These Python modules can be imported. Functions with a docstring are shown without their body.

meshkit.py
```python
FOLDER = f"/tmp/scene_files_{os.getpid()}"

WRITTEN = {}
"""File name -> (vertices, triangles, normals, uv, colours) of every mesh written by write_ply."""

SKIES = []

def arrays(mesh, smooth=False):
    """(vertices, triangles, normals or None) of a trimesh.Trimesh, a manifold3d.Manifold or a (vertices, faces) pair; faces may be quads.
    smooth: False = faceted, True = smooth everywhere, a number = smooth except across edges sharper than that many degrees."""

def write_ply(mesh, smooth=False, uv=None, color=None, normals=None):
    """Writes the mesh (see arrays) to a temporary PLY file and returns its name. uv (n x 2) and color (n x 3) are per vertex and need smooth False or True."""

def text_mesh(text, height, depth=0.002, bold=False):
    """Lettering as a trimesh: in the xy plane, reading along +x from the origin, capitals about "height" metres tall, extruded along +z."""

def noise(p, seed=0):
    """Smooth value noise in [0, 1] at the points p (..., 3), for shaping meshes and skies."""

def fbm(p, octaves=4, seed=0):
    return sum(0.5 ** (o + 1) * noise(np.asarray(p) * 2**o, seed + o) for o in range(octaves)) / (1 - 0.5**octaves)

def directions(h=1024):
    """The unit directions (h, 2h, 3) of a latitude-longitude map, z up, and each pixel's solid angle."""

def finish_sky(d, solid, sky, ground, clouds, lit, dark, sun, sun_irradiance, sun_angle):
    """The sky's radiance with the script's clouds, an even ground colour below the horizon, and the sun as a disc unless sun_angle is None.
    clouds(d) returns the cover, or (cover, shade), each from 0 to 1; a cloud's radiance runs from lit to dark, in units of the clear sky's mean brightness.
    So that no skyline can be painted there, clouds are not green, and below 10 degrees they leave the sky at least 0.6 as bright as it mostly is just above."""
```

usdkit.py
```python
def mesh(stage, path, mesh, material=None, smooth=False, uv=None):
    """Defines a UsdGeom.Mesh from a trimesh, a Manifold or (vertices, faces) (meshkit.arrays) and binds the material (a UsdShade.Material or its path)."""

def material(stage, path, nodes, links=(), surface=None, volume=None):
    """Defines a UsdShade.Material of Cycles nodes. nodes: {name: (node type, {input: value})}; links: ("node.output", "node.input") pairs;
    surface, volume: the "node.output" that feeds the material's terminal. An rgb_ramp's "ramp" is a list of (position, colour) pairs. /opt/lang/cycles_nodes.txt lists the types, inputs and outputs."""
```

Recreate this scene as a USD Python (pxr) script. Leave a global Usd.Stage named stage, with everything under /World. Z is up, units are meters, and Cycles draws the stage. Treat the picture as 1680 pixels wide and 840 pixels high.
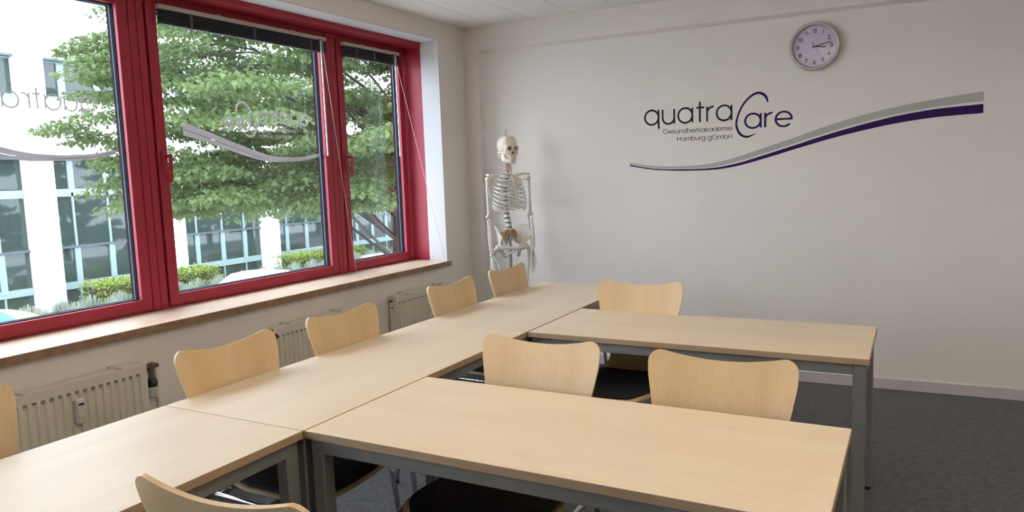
import math, random
import numpy as np, trimesh, usdkit, meshkit
import manifold3d as m3
from pxr import Usd, UsdGeom, UsdLux, UsdShade, Sdf, Gf
from shapely.geometry import LineString, Polygon, Point
from shapely.ops import unary_union
from shapely import affinity

# ------------------------------------------------------------------ camera, sky, sun, lamps, exposure
EXPOSURE = -0.47
SKY = 3.8
SUN = 4.5
LAMP = 1.0
UPLIGHT = 52.0
stage = Usd.Stage.CreateInMemory()
UsdGeom.SetStageUpAxis(stage, 'Z')
UsdGeom.SetStageMetersPerUnit(stage, 1.0)
UsdGeom.Xform.Define(stage, '/World')
stage.SetDefaultPrim(stage.GetPrimAtPath('/World'))
UsdGeom.Scope.Define(stage, '/World/Looks')

cam = UsdGeom.Camera.Define(stage, '/World/camera')
yaw, pitch, roll = math.radians(-28.7884), math.radians(6.3548), math.radians(-2.0159)
fw = np.array([math.sin(yaw) * math.cos(pitch), math.cos(yaw) * math.cos(pitch), -math.sin(pitch)])
rt = np.cross(fw, [0, 0, 1]); rt /= np.linalg.norm(rt); up = np.cross(rt, fw)
r2 = math.cos(roll) * rt + math.sin(roll) * up
u2 = -math.sin(roll) * rt + math.cos(roll) * up
CAM = (1.5394, -1.5132, 1.4424)
M = Gf.Matrix4d(*r2, 0, *u2, 0, *(-fw), 0, *CAM, 1)
cam.AddTransformOp().Set(M)
cam.CreateHorizontalApertureAttr(36.0)
cam.CreateVerticalApertureAttr(18.0)
cam.CreateFocalLengthAttr(36.0 * 1211.84 / 1680)
cam.CreateClippingRangeAttr(Gf.Vec2f(0.05, 500))
cam.CreateExposureAttr(EXPOSURE)

dome = UsdLux.DomeLight.Define(stage, '/World/sky')
dome.CreateIntensityAttr(SKY)
dome.CreateColorAttr(Gf.Vec3f(0.83, 0.915, 1.07))
sun = UsdLux.DistantLight.Define(stage, '/World/sun')
sun.CreateIntensityAttr(SUN); sun.CreateAngleAttr(6.0); sun.CreateColorAttr(Gf.Vec3f(1.0, 0.95, 0.86))
sun.AddRotateXYZOp().Set(Gf.Vec3f(0, 38, 20))

# ------------------------------------------------------------------ helpers
_names = {}


def numbered(base, parent='/World'):
    k = (str(parent), base)
    n = _names.get(k, 0); _names[k] = n + 1
    return f'{parent}/{base}' if n == 0 else f'{parent}/{base}_{n:03d}'


def tag(p, label=None, cat=None, group=None, kind=None):
    for k, v in (('label', label), ('category', cat), ('group', group), ('kind', kind)):
        if v:
            p.SetCustomDataByKey(k, v)
    return p


def thing(name, label=None, cat=None, loc=(0, 0, 0), rz=0, group=None, kind=None):
    x = UsdGeom.Xform.Define(stage, numbered(name))
    x.AddTranslateOp().Set(Gf.Vec3d(*map(float, loc))); x.AddRotateZOp().Set(float(rz))
    return tag(x.GetPrim(), label, cat, group, kind)


def obj(name, mesh, mat, parent='/World', smooth=35, label=None, kind=None):
    pp = parent if isinstance(parent, str) else str(parent.GetPath())
    m = usdkit.mesh(stage, numbered(name, pp), mesh, mat, smooth=smooth)
    return tag(m.GetPrim(), label, kind=kind)


def copy(root, loc, rz, label, cat=None, group=None):
    cd = root.GetCustomData()
    nm = root.GetName()
    r = thing(nm, label, cat or cd.get('category'), loc, rz, group or cd.get('group'))
    r.GetReferences().AddInternalReference(root.GetPath()); r.SetInstanceable(True)
    return r


def cat_(ms):
    return trimesh.util.concatenate([tm(m) for m in ms])


def tm(m):
    if isinstance(m, trimesh.Trimesh):
        return m
    if hasattr(m, 'to_mesh'):
        q = m.to_mesh()
        return trimesh.Trimesh(q.vert_properties[:, :3], q.tri_verts, process=False)
    return trimesh.Trimesh(*m, process=False)


def box(x0, x1, y0, y1, z0, z1, c=0.0):
    lo, hi = np.minimum([x0, y0, z0], [x1, y1, z1]), np.maximum([x0, y0, z0], [x1, y1, z1])
    c = min(c, 0.45 * (hi - lo).min())
    if c <= 0:
        m = trimesh.creation.box(hi - lo); m.apply_translation((lo + hi) / 2); return m
    pts = []
    for a in range(3):
        l = lo + c; h = hi - c
        l = l.copy(); h = h.copy(); l[a] = lo[a]; h[a] = hi[a]
        for i in range(8):
            pts.append([(l, h)[i >> k & 1][k] for k in range(3)])
    return trimesh.convex.convex_hull(np.array(pts))


def frames(P):
    P = np.asarray(P, float)
    T = np.gradient(P, axis=0); T /= np.linalg.norm(T, axis=1, keepdims=True) + 1e-12
    a = np.array([0, 0, 1.0]) if abs(T[0, 2]) < 0.9 else np.array([1.0, 0, 0])
    N = np.zeros_like(P); n = np.cross(T[0], a); n /= np.linalg.norm(n)
    for i in range(len(P)):
        n = n - T[i] * (n @ T[i]); n /= np.linalg.norm(n) + 1e-12; N[i] = n
    return T, N, np.cross(T, N)


def tube(P, r, sides=10, flat=None):
    """tube along P, radius r (number or per point), flat = (scale along normal, along binormal)"""
    P = np.asarray(P, float); T, N, B = frames(P)
    r = np.broadcast_to(r, (len(P),)); fa, fb = flat or (1, 1)
    ang = np.arange(sides) * 2 * math.pi / sides
    V = P[:, None] + r[:, None, None] * (fa * np.cos(ang)[None, :, None] * N[:, None] + fb * np.sin(ang)[None, :, None] * B[:, None])
    V = V.reshape(-1, 3); F = []
    for i in range(len(P) - 1):
        for j in range(sides):
            a, b = i * sides + j, i * sides + (j + 1) % sides
            F += [[a, b, b + sides], [a, b + sides, a + sides]]
    n = len(V); V = np.vstack([V, P[0], P[-1]])
    for j in range(sides):
        F += [[n, (j + 1) % sides, j], [n + 1, n - sides + j, n - sides + (j + 1) % sides]]
    m = trimesh.Trimesh(V, F, process=False)
    if m.volume < 0:
        m.invert()
    return m


def spline(P, n=8):
    P = np.asarray(P, float); Q = np.vstack([2 * P[0] - P[1], P, 2 * P[-1] - P[-2]]); out = []
    for i in range(1, len(Q) - 2):
        for t in np.linspace(0, 1, n, endpoint=False):
            a, b, c, d = Q[i - 1:i + 3]
            out.append(0.5 * (2 * b + (c - a) * t + (2 * a - 5 * b + 4 * c - d) * t * t + (3 * b - a - 3 * c + d) * t ** 3))
    out.append(P[-1]); return np.array(out)


def rounded(P, r, n=5):
    """polyline with its corners rounded"""
    P = [np.asarray(p, float) for p in P]; out = [P[0]]
    for a, b, c in zip(P, P[1:], P[2:]):
        u = (a - b) / np.linalg.norm(a - b); v = (c - b) / np.linalg.norm(c - b)
        k = min(r, 0.45 * np.linalg.norm(a - b), 0.45 * np.linalg.norm(c - b))
        for t in np.linspace(0, 1, n + 1):
            out.append((1 - t) ** 2 * (b + u * k) + 2 * t * (1 - t) * b + t * t * (b + v * k))
    out.append(P[-1]); return np.array(out)


def lathe(prof, n=32, axis='z'):
    m = trimesh.creation.revolve(np.asarray(prof, float), sections=n)
    if axis == 'x':
        m.apply_transform(trimesh.transformations.rotation_matrix(math.pi / 2, [0, 1, 0]))
    if axis == 'y':
        m.apply_transform(trimesh.transformations.rotation_matrix(-math.pi / 2, [1, 0, 0]))
    return m


def moved(m, t=(0, 0, 0), rz=0, rx=0, ry=0):
    m = tm(m).copy(); R = trimesh.transformations.rotation_matrix
    for a, ax in ((rx, [1, 0, 0]), (ry, [0, 1, 0]), (rz, [0, 0, 1])):
        if a:
            m.apply_transform(R(math.radians(a), ax))
    m.apply_translation(t); return m


def ball(p, r, seg=16):
    s = m3.Manifold.sphere(1.0, seg)
    r = np.broadcast_to(r, (3,))
    return s.scale([float(x) for x in r]).translate([float(x) for x in p])


def hull(*bs):
    return m3.Manifold.batch_hull(list(bs))


def extrude(shape, depth):
    gs = [g for g in getattr(shape, 'geoms', [shape]) if g.area > 1e-9]
    return trimesh.util.concatenate([trimesh.creation.extrude_polygon(g, depth, engine='earcut') for g in gs])


# ------------------------------------------------------------------ materials
_mat = {}


def mat(name, col, rough=0.5, metal=0.0, spec=0.5, var=0.0, scale=5.0, bump=0.0, bscale=60.0, stretch=None, col2=None, **kw):
    n = {'p': ('principled_bsdf', {'base_color': col, 'roughness': rough, 'metallic': metal, 'specular_ior_level': spec, **kw})}
    l = []
    if var or col2 is not None or bump:
        n['tc'] = ('texture_coordinate', {})
        src = 'tc.object'
        if stretch is not None:
            n['mp'] = ('mapping', {'mapping_type': 'point', 'scale': stretch}); l.append(('tc.object', 'mp.vector')); src = 'mp.vector'
    if var or col2 is not None:
        n['ns'] = ('noise_texture', {'scale': scale, 'detail': 5, 'roughness': 0.6}); l.append((src, 'ns.vector'))
        c = np.array(col, float)
        a, b = (tuple(c * (1 - var)), tuple(np.minimum(c * (1 + var), 1))) if col2 is None else (col, col2)
        n['rp'] = ('rgb_ramp', {'ramp': [(0.3, a), (0.7, b)]}); l += [('ns.fac', 'rp.fac'), ('rp.color', 'p.base_color')]
    if bump:
        n['nb'] = ('noise_texture', {'scale': bscale, 'detail': 3}); l.append(('tc.object', 'nb.vector'))
        n['bp'] = ('bump', {'strength': 0.6, 'distance': bump}); l += [('nb.fac', 'bp.height'), ('bp.normal', 'p.normal')]
    _mat[name] = usdkit.material(stage, '/World/Looks/' + name, n, l, surface='p.BSDF')
    return _mat[name]


def wood(name, c1, c2, c3, rough, axis, sc=1.0):
    """fine straight grain along an axis of the object"""
    s = [38.0 * sc] * 3; s[axis] = 1.6 * sc
    s2 = [7.0 * sc] * 3; s2[axis] = 0.8 * sc
    n = {'tc': ('texture_coordinate', {}), 'm1': ('mapping', {'mapping_type': 'point', 'scale': tuple(s)}), 'm2': ('mapping', {'mapping_type': 'point', 'scale': tuple(s2)}),
         'n1': ('noise_texture', {'scale': 3.0, 'detail': 4, 'roughness': 0.6}), 'n2': ('noise_texture', {'scale': 1.5, 'detail': 3, 'distortion': 0.6}),
         'r1': ('rgb_ramp', {'ramp': [(0.25, c1), (0.55, c2), (0.8, c3)]}),
         'ad': ('mix_float', {'fac': 0.55}), 'oi': ('object_info', {}), 'hs': ('mix', {'mix_type': 'multiply', 'fac': 1.0}), 'rr': ('rgb_ramp', {'ramp': [(0, (0.94, 0.93, 0.91)), (1, (1, 1, 1))]}),
         'p': ('principled_bsdf', {'roughness': rough, 'specular_ior_level': 0.5})}
    l = [('tc.object', 'm1.vector'), ('tc.object', 'm2.vector'), ('m1.vector', 'n1.vector'), ('m2.vector', 'n2.vector'), ('n1.fac', 'ad.a'), ('n2.fac', 'ad.b'),
         ('ad.result', 'r1.fac'), ('r1.color', 'hs.color1'), ('oi.random', 'rr.fac'), ('rr.color', 'hs.color2'), ('hs.color', 'p.base_color')]
    return usdkit.material(stage, '/World/Looks/' + name, n, l, surface='p.BSDF')


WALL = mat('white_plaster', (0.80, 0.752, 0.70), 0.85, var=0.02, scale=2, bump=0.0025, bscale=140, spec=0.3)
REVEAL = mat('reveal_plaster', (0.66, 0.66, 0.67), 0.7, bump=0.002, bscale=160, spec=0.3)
CEIL = mat('ceiling_board', (0.88, 0.85, 0.82), 0.9, var=0.03, scale=40, bump=0.001, bscale=300, spec=0.2)
BACKING = mat('ceiling_joint', (0.35, 0.34, 0.32), 0.9)
SKIRT = mat('grey_skirting', (0.60, 0.555, 0.575), 0.5, var=0.05, scale=6)
SKIRT2 = mat('skirting_lip', (0.80, 0.77, 0.77), 0.5)
RED = mat('red_window_paint', (0.36, 0.026, 0.048), 0.42, spec=0.35, var=0.06, scale=14)
GASKET = mat('black_gasket', (0.012, 0.013, 0.02), 0.9, spec=0.1)
SPACER = mat('grey_spacer', (0.10, 0.105, 0.12), 0.8, spec=0.15)
ALU = mat('aluminium', (0.75, 0.77, 0.8), 0.3, metal=1.0)
GREYMETAL = mat('grey_powder_metal', (0.235, 0.235, 0.225), 0.38, metal=0.35, var=0.04, scale=20)
CHROME = mat('chrome_tube', (0.62, 0.63, 0.66), 0.12, metal=1.0)
BLACKPL = mat('black_plastic', (0.015, 0.015, 0.017), 0.4)
SEAT = mat('black_upholstery', (0.012, 0.012, 0.014), 0.75, var=0.2, scale=120, bump=0.001, bscale=600)
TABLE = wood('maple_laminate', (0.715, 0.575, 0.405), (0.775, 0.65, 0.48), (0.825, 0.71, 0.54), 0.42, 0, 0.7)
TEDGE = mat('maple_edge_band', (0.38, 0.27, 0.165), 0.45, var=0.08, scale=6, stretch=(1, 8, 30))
PLY = wood('maple_plywood', (0.60, 0.42, 0.22), (0.67, 0.49, 0.28), (0.73, 0.56, 0.35), 0.38, 2, 1.0)
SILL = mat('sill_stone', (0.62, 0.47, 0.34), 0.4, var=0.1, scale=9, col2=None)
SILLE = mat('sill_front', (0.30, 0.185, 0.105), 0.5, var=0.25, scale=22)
RAD = mat('radiator_enamel', (0.68, 0.635, 0.53), 0.35, var=0.02, scale=4)
RADD = mat('radiator_slot', (0.22, 0.205, 0.175), 0.6)
BRASS = mat('tarnished_brass', (0.22, 0.17, 0.12), 0.4, metal=0.8, var=0.35, scale=60)
KNOB = mat('knob_white', (0.62, 0.60, 0.54), 0.4)
BLIND = mat('blind_headrail', (0.52, 0.48, 0.42), 0.5)
SLAT = mat('blind_slats', (0.03, 0.03, 0.032), 0.4)
TAPE = mat('ladder_tape', (0.09, 0.085, 0.08), 0.7)
CORD = mat('white_cord', (0.75, 0.70, 0.64), 0.7)
BONE = mat('bone_resin', (0.77, 0.70, 0.57), 0.45, var=0.06, scale=30)
BONE2 = mat('bone_resin_light', (0.78, 0.75, 0.68), 0.42, var=0.05, scale=30)
TEETH = mat('teeth', (0.74, 0.65, 0.46), 0.35)
DISC = mat('disc_teal', (0.02, 0.10, 0.11), 0.5)
DISCD = mat('disc_dark', (0.03, 0.035, 0.04), 0.5)
SOCKET = mat('socket_brown', (0.10, 0.065, 0.04), 0.8)
NERVE = mat('nerve_orange', (0.62, 0.30, 0.10), 0.5)
ARTERY = mat('artery_red', (0.6, 0.07, 0.03), 0.5)
STEEL = mat('steel_pole', (0.5, 0.5, 0.52), 0.25, metal=1.0)
INK = mat('black_vinyl', (0.018, 0.018, 0.019), 0.6, spec=0.15)
PURPLE = mat('purple_vinyl', (0.030, 0.011, 0.085), 0.6, spec=0.15)
GREYV = mat('grey_vinyl', (0.45, 0.44, 0.40), 0.6, spec=0.2)
CLOCKRIM = mat('clock_rim', (0.52, 0.505, 0.46), 0.35, metal=0.2)
CLOCKFACE = mat('clock_face', (0.66, 0.61, 0.70), 0.5)
REDHAND = mat('red_hand', (0.45, 0.05, 0.08), 0.5)
PINKHAND = mat('pale_red_print', (0.60, 0.40, 0.45), 0.5)
# carpet
CARPET = usdkit.material(stage, '/World/Looks/carpet', {
    'tc': ('texture_coordinate', {}), 'a': ('noise_texture', {'scale': 260, 'detail': 2}), 'b': ('noise_texture', {'scale': 34, 'detail': 4, 'roughness': 0.7}),
    'mx': ('mix_float', {'fac': 0.5}), 'r': ('rgb_ramp', {'ramp': [(0.36, (0.018, 0.018, 0.020)), (0.5, (0.048, 0.047, 0.050)), (0.64, (0.125, 0.125, 0.132))]}),
    'bp': ('bump', {'strength': 0.7, 'distance': 0.004}), 'p': ('principled_bsdf', {'roughness': 0.75, 'specular_ior_level': 0.35, 'sheen_weight': 0.2, 'sheen_roughness': 0.5})},
    [('tc.object', 'a.vector'), ('tc.object', 'b.vector'), ('a.fac', 'mx.a'), ('b.fac', 'mx.b'), ('mx.result', 'r.fac'), ('r.color', 'p.base_color'), ('a.fac', 'bp.height'), ('bp.normal', 'p.normal')], surface='p.BSDF')
PANE = usdkit.material(stage, '/World/Looks/window_pane', {'t': ('transparent_bsdf', {'color': (0.95, 0.97, 0.965)}), 'g': ('glossy_bsdf', {'color': (1, 1, 1), 'roughness': 0.0}), 'lw': ('layer_weight', {'blend': 0.5}), 'pw': ('math', {'math_type': 'power', 'value2': 5.0}), 'f': ('math', {'math_type': 'multiply_add', 'value2': 0.9, 'value3': 0.035}), 'm': ('mix_closure', {})},
                       [('lw.facing', 'pw.value1'), ('pw.value', 'f.value1'), ('f.value', 'm.fac'), ('t.BSDF', 'm.closure1'), ('g.BSDF', 'm.closure2')], surface='m.closure')
CLOCKGLASS = usdkit.material(stage, '/World/Looks/clock_glass', {'t': ('transparent_bsdf', {'color': (0.98, 0.97, 1.0)}), 'g': ('glossy_bsdf', {'color': (1, 1, 1), 'roughness': 0.02}), 'lw': ('layer_weight', {'blend': 0.5}), 'pw': ('math', {'math_type': 'power', 'value2': 5.0}), 'f': ('math', {'math_type': 'multiply_add', 'value2': 0.9, 'value3': 0.008}), 'm': ('mix_closure', {})},
                             [('lw.facing', 'pw.value1'), ('pw.value', 'f.value1'), ('f.value', 'm.fac'), ('t.BSDF', 'm.closure1'), ('g.BSDF', 'm.closure2')], surface='m.closure')
FILM = usdkit.material(stage, '/World/Looks/frosted_film', {'t': ('transparent_bsdf', {'color': (0.8, 0.78, 0.78)}), 'g': ('diffuse_bsdf', {'color': (0.60, 0.55, 0.54)}), 'h': ('translucent_bsdf', {'color': (0.42, 0.38, 0.39)}), 'a': ('mix_closure', {'fac': 0.5}), 'm': ('mix_closure', {'fac': 0.85})},
                       [('g.BSDF', 'a.closure1'), ('h.BSDF', 'a.closure2'), ('t.BSDF', 'm.closure1'), ('a.closure', 'm.closure2')], surface='m.closure')


def leafmat(name, c1, c2, c3, tr=0.4):
    return usdkit.material(stage, '/World/Looks/' + name, {
        'ge': ('geometry', {}), 'r': ('rgb_ramp', {'ramp': [(0, c1), (0.55, c2), (1, c3)]}), 'p': ('principled_bsdf', {'roughness': 0.5, 'specular_ior_level': 0.4}),
        't': ('translucent_bsdf', {}), 'm': ('mix_closure', {'fac': tr})},
        [('ge.random_per_island', 'r.fac'), ('r.color', 'p.base_color'), ('r.color', 't.color'), ('p.BSDF', 'm.closure1'), ('t.BSDF', 'm.closure2')], surface='m.closure')


LEAF = leafmat('linden_leaf', (0.12, 0.17, 0.06), (0.21, 0.27, 0.10), (0.38, 0.42, 0.15), 0.45)
HEDGE = leafmat('hedge_leaf', (0.22, 0.29, 0.05), (0.38, 0.45, 0.08), (0.52, 0.56, 0.12), 0.35)
LAV = leafmat('lavender_stalk', (0.30, 0.34, 0.27), (0.44, 0.46, 0.40), (0.58, 0.54, 0.62), 0.3)
BARK = mat('bark', (0.045, 0.034, 0.028), 0.9, var=0.35, scale=18, bump=0.02, bscale=30)
FACADE = mat('white_facade', (0.82, 0.82, 0.82), 0.6)
FACADE2 = mat('white_column', (0.86, 0.86, 0.87), 0.6)
TEAL = mat('teal_window_frame', (0.225, 0.30, 0.305), 0.4)
LEDGE = mat('dark_ledge', (0.07, 0.09, 0.10), 0.5)
OPANE = mat('office_pane', (0.034, 0.050, 0.046), 0.03, spec=0.5, ior=1.5)
GROUND = mat('paved_ground', (0.40, 0.385, 0.37), 0.9, var=0.15, scale=3)
LAWN = mat('lawn', (0.10, 0.15, 0.05), 0.95, var=0.3, scale=6)
CARW = mat('white_car_paint', (0.80, 0.82, 0.83), 0.15, coat_weight=0.5)
CARS = mat('silver_car_paint', (0.45, 0.50, 0.52), 0.2, metal=0.3, coat_weight=0.5)
CARG = mat('car_glass', (0.05, 0.10, 0.11), 0.05, ior=1.7)
TYRE = mat('tyre', (0.02, 0.02, 0.02), 0.8)
PYEL = mat('yellow_cloth', (0.85, 0.75, 0.15), 0.8)
PBLU = mat('blue_cloth', (0.06, 0.16, 0.70), 0.8)
PWHI = mat('white_cloth', (0.85, 0.85, 0.85), 0.8)
LAMPW = mat('luminaire_white', (0.8, 0.8, 0.8), 0.5)

# ------------------------------------------------------------------ the room
XW = -1.58                      # room face of the window wall
YR, SILLZ, HEADZ = 3.14, 0.803, 2.44
CZ = 2.572                      # ceiling
XR, YN = 4.2, -5.2              # right wall, rear wall
Y0, AW = 3.58133, 0.036465      # back wall: y = Y0 + AW x
ex = np.array([1, AW, 0]) / math.hypot(1, AW); en = np.array([-AW, 1, 0]) / math.hypot(1, AW)


def on_wall(m, off=0.0):
    """mesh in wall coordinates (x along the wall, y = height, z towards the room) -> the room"""
    m = tm(m).copy(); v = np.asarray(m.vertices)
    m.vertices = np.array([0, Y0, 0]) + v[:, :1] * ex + v[:, 1:2] * [0, 0, 1.0] - (v[:, 2:3] + off) * en
    m.fix_normals() if m.is_watertight else None
    if m.is_watertight and m.volume < 0:
        m.invert()
    return m


def wbox(s0, s1, z0, z1, d0, d1, c=0.0):
    return on_wall(box(s0, s1, z0, z1, d0, d1, c))


floor = obj('floor', box(XW - 0.02, XR + .02, YN - .02, 3.9, -0.12, 0.0), CARPET); tag(floor, 'speckled blue-grey carpet floor of the room', kind='structure')
wb = obj('wall_back', cat_([wbox(-1.9, 4.5, -0.1, 2.75, -0.12, 0.0)]), WALL)
tag(wb, 'white textured back wall with lettering and clock', kind='structure')
# proud column in the corner and beam under the ceiling, with a soft chamfer
lo_ = [(-1.62, 0), (-1.430, 0), (-1.430, 2.366), (4.4, 2.366), (4.4, 2.66), (-1.62, 2.66)]
hi_ = [(-1.62, 0), (-1.455, 0), (-1.455, 2.392), (4.4, 2.392), (4.4, 2.66), (-1.62, 2.66)]
Vt = [(a, b, -.01) for a, b in lo_] + [(a, b, .036) for a, b in hi_]
Ft = [[6, 7, 8], [6, 8, 11], [8, 9, 10], [8, 10, 11]] + [q for i in range(6) for q in ([i, (i + 1) % 6, 6 + (i + 1) % 6], [i, 6 + (i + 1) % 6, 6 + i])]
o = obj('trim_1', on_wall(trimesh.Trimesh(Vt, Ft, process=False)), WALL, smooth=False); tag(o, 'white plastered column strip and beam framing the back wall', kind='structure')
# window wall: below, above, piers, with two openings
YL = -1.95
left = [box(XW - .34, XW, YN, 3.75, -3.0, SILLZ - .04), box(XW - .34, XW, YN, 3.75, HEADZ, 3.4), box(XW - .34, XW, YR, 3.75, SILLZ - .04, HEADZ), box(XW - .34, XW, -2.25, YL, SILLZ - .04, HEADZ), box(XW - .34, XW, YN, -4.95, SILLZ - .04, HEADZ)]
o = obj('wall_left', cat_(left), WALL); tag(o, 'white plastered window wall', kind='structure')
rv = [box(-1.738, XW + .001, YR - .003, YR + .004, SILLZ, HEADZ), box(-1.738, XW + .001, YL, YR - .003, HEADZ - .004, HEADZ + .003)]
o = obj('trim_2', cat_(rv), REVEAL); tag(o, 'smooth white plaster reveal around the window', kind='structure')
o = obj('wall_right', box(XR, XR + .15, YN, 4.2, -.1, 2.7), WALL); tag(o, 'white right wall', kind='structure')
o = obj('wall_rear', box(XW, XR, YN - .15, YN, -.1, 2.7), WALL); tag(o, 'white rear wall', kind='structure')
# ceiling of narrow boards
ce = thing('ceiling', 'white suspended ceiling of long narrow boards', kind='structure')
obj('backing', box(XW - .02, XR + .02, YN - .02, 3.9, CZ + .025, CZ + .1), BACKING, ce)
x = -1.305 - 0.3275
k = 0
while x < XR:
    a, b = max(x, XW) + .0018, min(x + .3275, XR) - .0018
    y = YN + (k % 2) * 0.9
    if b - a > .02:
        obj('ceiling_board', cat_([box(a, b, YN, YN + 2.6 + (k % 3) * .9, CZ, CZ + .03, .003), box(a, b, YN + 2.603 + (k % 3) * .9, Y0 + AW * (a + b) / 2 - .002, CZ, CZ + .03, .003)]), CEIL, ce)
    x += .3275; k += 1
sk = thing('baseboard_back', 'grey skirting board along the back wall', kind='structure')
obj('board', wbox(-1.44, 4.2, 0.0, 0.062, 0, 0.012), SKIRT, sk)
obj('lip', wbox(-1.44, 4.2, 0.062, 0.073, 0, 0.014, .003), SKIRT2, sk)
sk = thing('baseboard_left', 'grey skirting board along the window wall', kind='structure')
obj('board', box(XW, XW + .012, YN, 3.5, 0, .062), SKIRT, sk)
obj('lip', box(XW, XW + .014, YN, 3.5, .062, .073, .003), SKIRT2, sk)
# sill
sl = thing('trim_3', 'speckled brownish stone window sill board', kind='structure')
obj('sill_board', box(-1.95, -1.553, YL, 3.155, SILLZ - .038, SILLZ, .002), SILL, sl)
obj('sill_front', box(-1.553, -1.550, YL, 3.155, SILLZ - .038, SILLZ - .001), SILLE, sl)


# ------------------------------------------------------------------ windows
def ring(y0, y1, z0, z1, w, x0, x1, c=0.003):
    return [box(x0, x1, y0, y0 + w, z0, z1, c), box(x0, x1, y1 - w, y1, z0, z1, c), box(x0, x1, y0 + w - .002, y1 - w + .002, z0, z0 + w, c), box(x0, x1, y0 + w - .002, y1 - w + .002, z1 - w, z1, c)]


FX = -1.88
SZ0, SZ1 = .815, 2.385


def window(sashes, yl, yr, label):
    w = thing('window_%d' % (1 + _names.get('w', 0)), label, kind='structure'); _names['w'] = _names.get('w', 0) + 1
    obj('frame', cat_([box(-1.96, -1.735, yr - .003, yr + .05, SILLZ, HEADZ, .003), box(-1.96, -1.735, yl - .05, yl + .003, SILLZ, HEADZ, .003), box(-1.96, -1.735, yl, yr, 2.405, HEADZ + .02, .003),
                       box(-1.955, FX - .012, yl, yr, SILLZ - .003, SZ0 + .02), box(-1.955, FX - .012, yl, yr, SZ1 - .02, 2.41)]), RED, w)
    posts = [(a[1] + .003, b[0]) for a, b in zip(sashes, sashes[1:])]
    for a, b in posts:
        obj('post', cat_([box(-1.955, FX - .001, a, a + .043, SZ0 - .01, SZ1 + .02, .003), box(-1.955, FX - .002, a + .046, b - .012, SZ0 - .01, SZ1 + .02, .003), box(-1.955, FX - .03, a, b, SZ0 - .01, SZ1 + .02)]), RED, w)
    for i, (a, b) in enumerate(sashes):
        s = thing_part(w, 'sash')
        obj('stiles', cat_(ring(a, b, SZ0, SZ1, .057, FX - .03, FX) + ring(a, b, SZ0, SZ1, .054, FX - .075, FX - .02)), RED, s)
        ca, cb, c0, c1 = a + .056, b - .056, SZ0 + .056, SZ1 - .056
        obj('gasket', cat_(ring(ca - .004, cb + .004, c0 - .004, c1 + .004, .008, FX - .048, FX - .026, .0) + ring(ca - .004, cb + .004, c0 - .004, c1 + .004, .009, FX - .075, FX - .058, .0)), GASKET, s)
        obj('spacer', cat_(ring(ca - .004, cb + .004, c0 - .004, c1 + .004, .0085, FX - .0575, FX - .0485, .0)), SPACER, s)
        obj('pane', box(FX - .0475, FX - .0455, ca - .002, cb + .002, c0 - .002, c1 + .002), PANE, s, smooth=False)
        hy = a + .030
        obj('handle', cat_([box(FX, FX + .010, hy - .014, hy + .014, 1.50, 1.62, .004), moved(lathe([(0, 0), (.009, 0), (.009, .05), (0, .05)], 14, 'x'), (FX + .008, hy, 1.592)), moved(box(-.009, .009, -.010, .010, -.135, .012, .005), (FX + .056, hy, 1.592), rx=-4)]), RED, s)
        obj('hinge_cover', cat_([box(FX - .004, FX + .004, b + .003, b + .019, z, z + .10, .003) for z in (SZ0, SZ1 - .11)]), RED, s)
    return w


def thing_part(parent, name):
    x = UsdGeom.Xform.Define(stage, numbered(name, str(parent.GetPath())))
    return x.GetPrim()


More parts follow.
